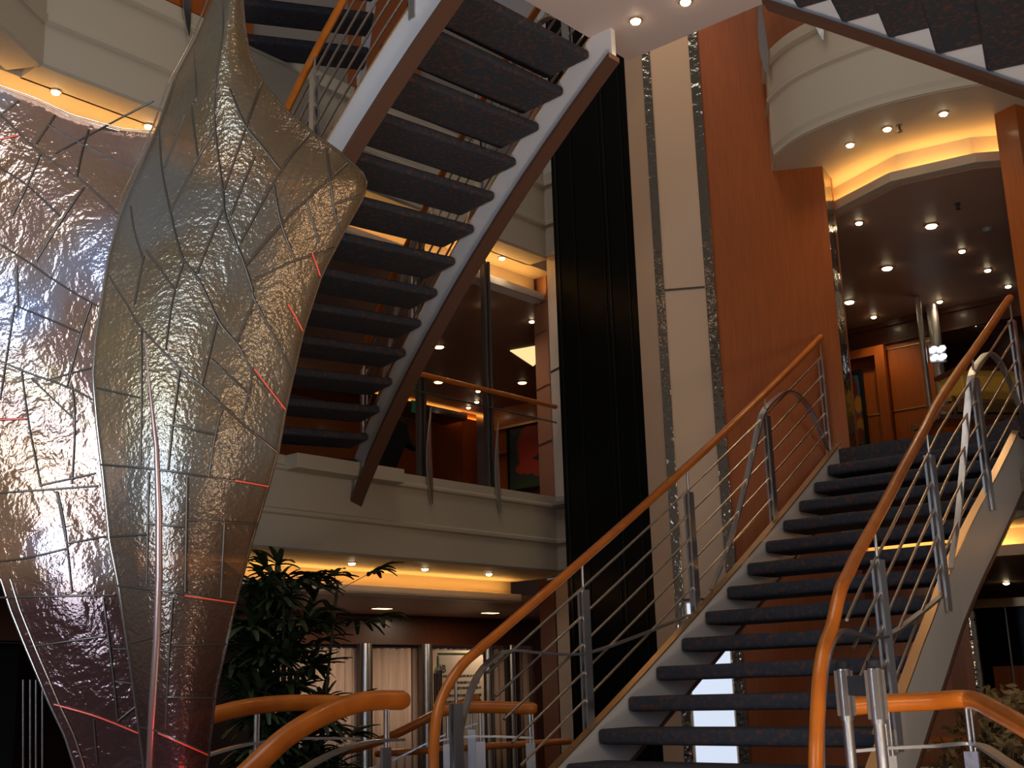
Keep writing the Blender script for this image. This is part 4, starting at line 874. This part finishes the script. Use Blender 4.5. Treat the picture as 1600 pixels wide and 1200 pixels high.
seams('rear_seams', M['lead'], Yr, RL_, .0042)
for ln in (Z(z4, [(1060, 470), (1120, 550), (1190, 640)]), Z(z4, [(1200, 200), (1235, 260), (1262, 312)]), Z(z1, [(1300, 1050), (1335, 1150)]), Z(z4, [(980, 935), (1118, 960)]), Z(z7, [(770, 482), (980, 512)]), Z(z7, [(660, 1055), (865, 1145)])):
    seams('red_seam', M['redlight'], Yf, [ln], .0028, -.012)['label'] = 'seam painted as lit red'
for ln in (Z(z7, [(225, 935), (400, 985), (575, 1055)]), Z(z1, [(0, 580), (80, 562)]), Z(z4, [(-20, 682), (110, 678)])):
    seams('red_seam', M['redlight'], Yr, [ln], .0034, -.012)['label'] = 'seam painted as lit red'
ys = list(range(-60, 1331, 15))
def edge(tab, Yx, name, dx=0, r=.008):
    b = MB(); b.tube([ony(itp(tab, y) + dx, y, Yx(itp(tab, y) + dx, y)) for y in ys if tab[0][0] <= y], r, 8); return b.build(name, M['edge'], SC)
edge(XLf, Yf, 'edge_tube'); edge(XRf, Yf, 'edge_tube', r=.005)
b = MB(); b.tube([ony(itp(XLr, y) , y, Yr(itp(XLr, y), y)) for y in range(870, 1331, 12)], .007, 8); b.tube([ony(itp(XLr, y) + 14, y, Yr(itp(XLr, y) + 14, y) - .012) for y in range(905, 1331, 12)], .004, 8); b.build('edge_tube', M['edge'], SC)
b = MB(); b.tube([ony(x, itp(TOPR, x), Yr(x, itp(TOPR, x))) for x in range(-200, 263, 10)], .006, 8); b.tube([ony(x, itp(TOPR, x) - 5, Yr(x, itp(TOPR, x)) - .02) for x in range(-200, 263, 10)], .003, 8); b.build('edge_tube', M['edge'], SC)
b = MB(); b.tube([ony(itp(XLf, y) - 9 - .03 * abs(y - 300) * 0, y, Yf(itp(XLf, y), y) - .02) for y in range(-60, 330, 15)], .0035, 6); b.build('guy_wire', M['edge'], SC)
b = MB(); b.tube([ony(x, y, Yf(x, y) - .004) for x, y in ((226, 520), (236, 620), (245, 700), (249, 800), (249, 900), (246, 1000), (240, 1100), (236, 1200), (234, 1330))], [.004, .007, .010, .013, .014, .015, .016, .017, .017], 14); b.build('support_tube', mat('rose_tube', (.50, .30, .24), .38, metal=.8), SC)
# plinth carrying the sculpture, with its red lamp
b = MB(); q = Vector((sb.x, sb.y, 0)); b.prism([(q.x + .42 * math.cos(a * math.pi / 12), q.y + .12 + .36 * math.sin(a * math.pi / 12)) for a in range(24)], -.1, .78); b.build('plinth', M['pot'], SC)
l = D.lights.new('sculpture_red_lamp', 'POINT'); l.energy = 1.3; l.color = (1, .10, .10); l.shadow_soft_size = .06
o = D.objects.new('sculpture_red_lamp', l); C.objects.link(o); o.location = ony(285, 1270, 4.02)
# dark cables hanging behind the lower left of the sculpture
b = MB()
for x in (36, 47, 56, 66): 
    b = MB(); P = [ony(x, y, 6.5) for y in (1062, 1260)]; b.tube(P, .006, 6)
    tag(b.build('steel_cable', M['dsteel']), ('leftmost', 'second', 'third', 'rightmost')[(36, 47, 56, 66).index(x)] + ' of four thin vertical cables in the dark at the bottom left', 'cable', 'cables at the bottom left')
for o in list(D.objects):
    if '_base' in o.keys(): del o['_base']
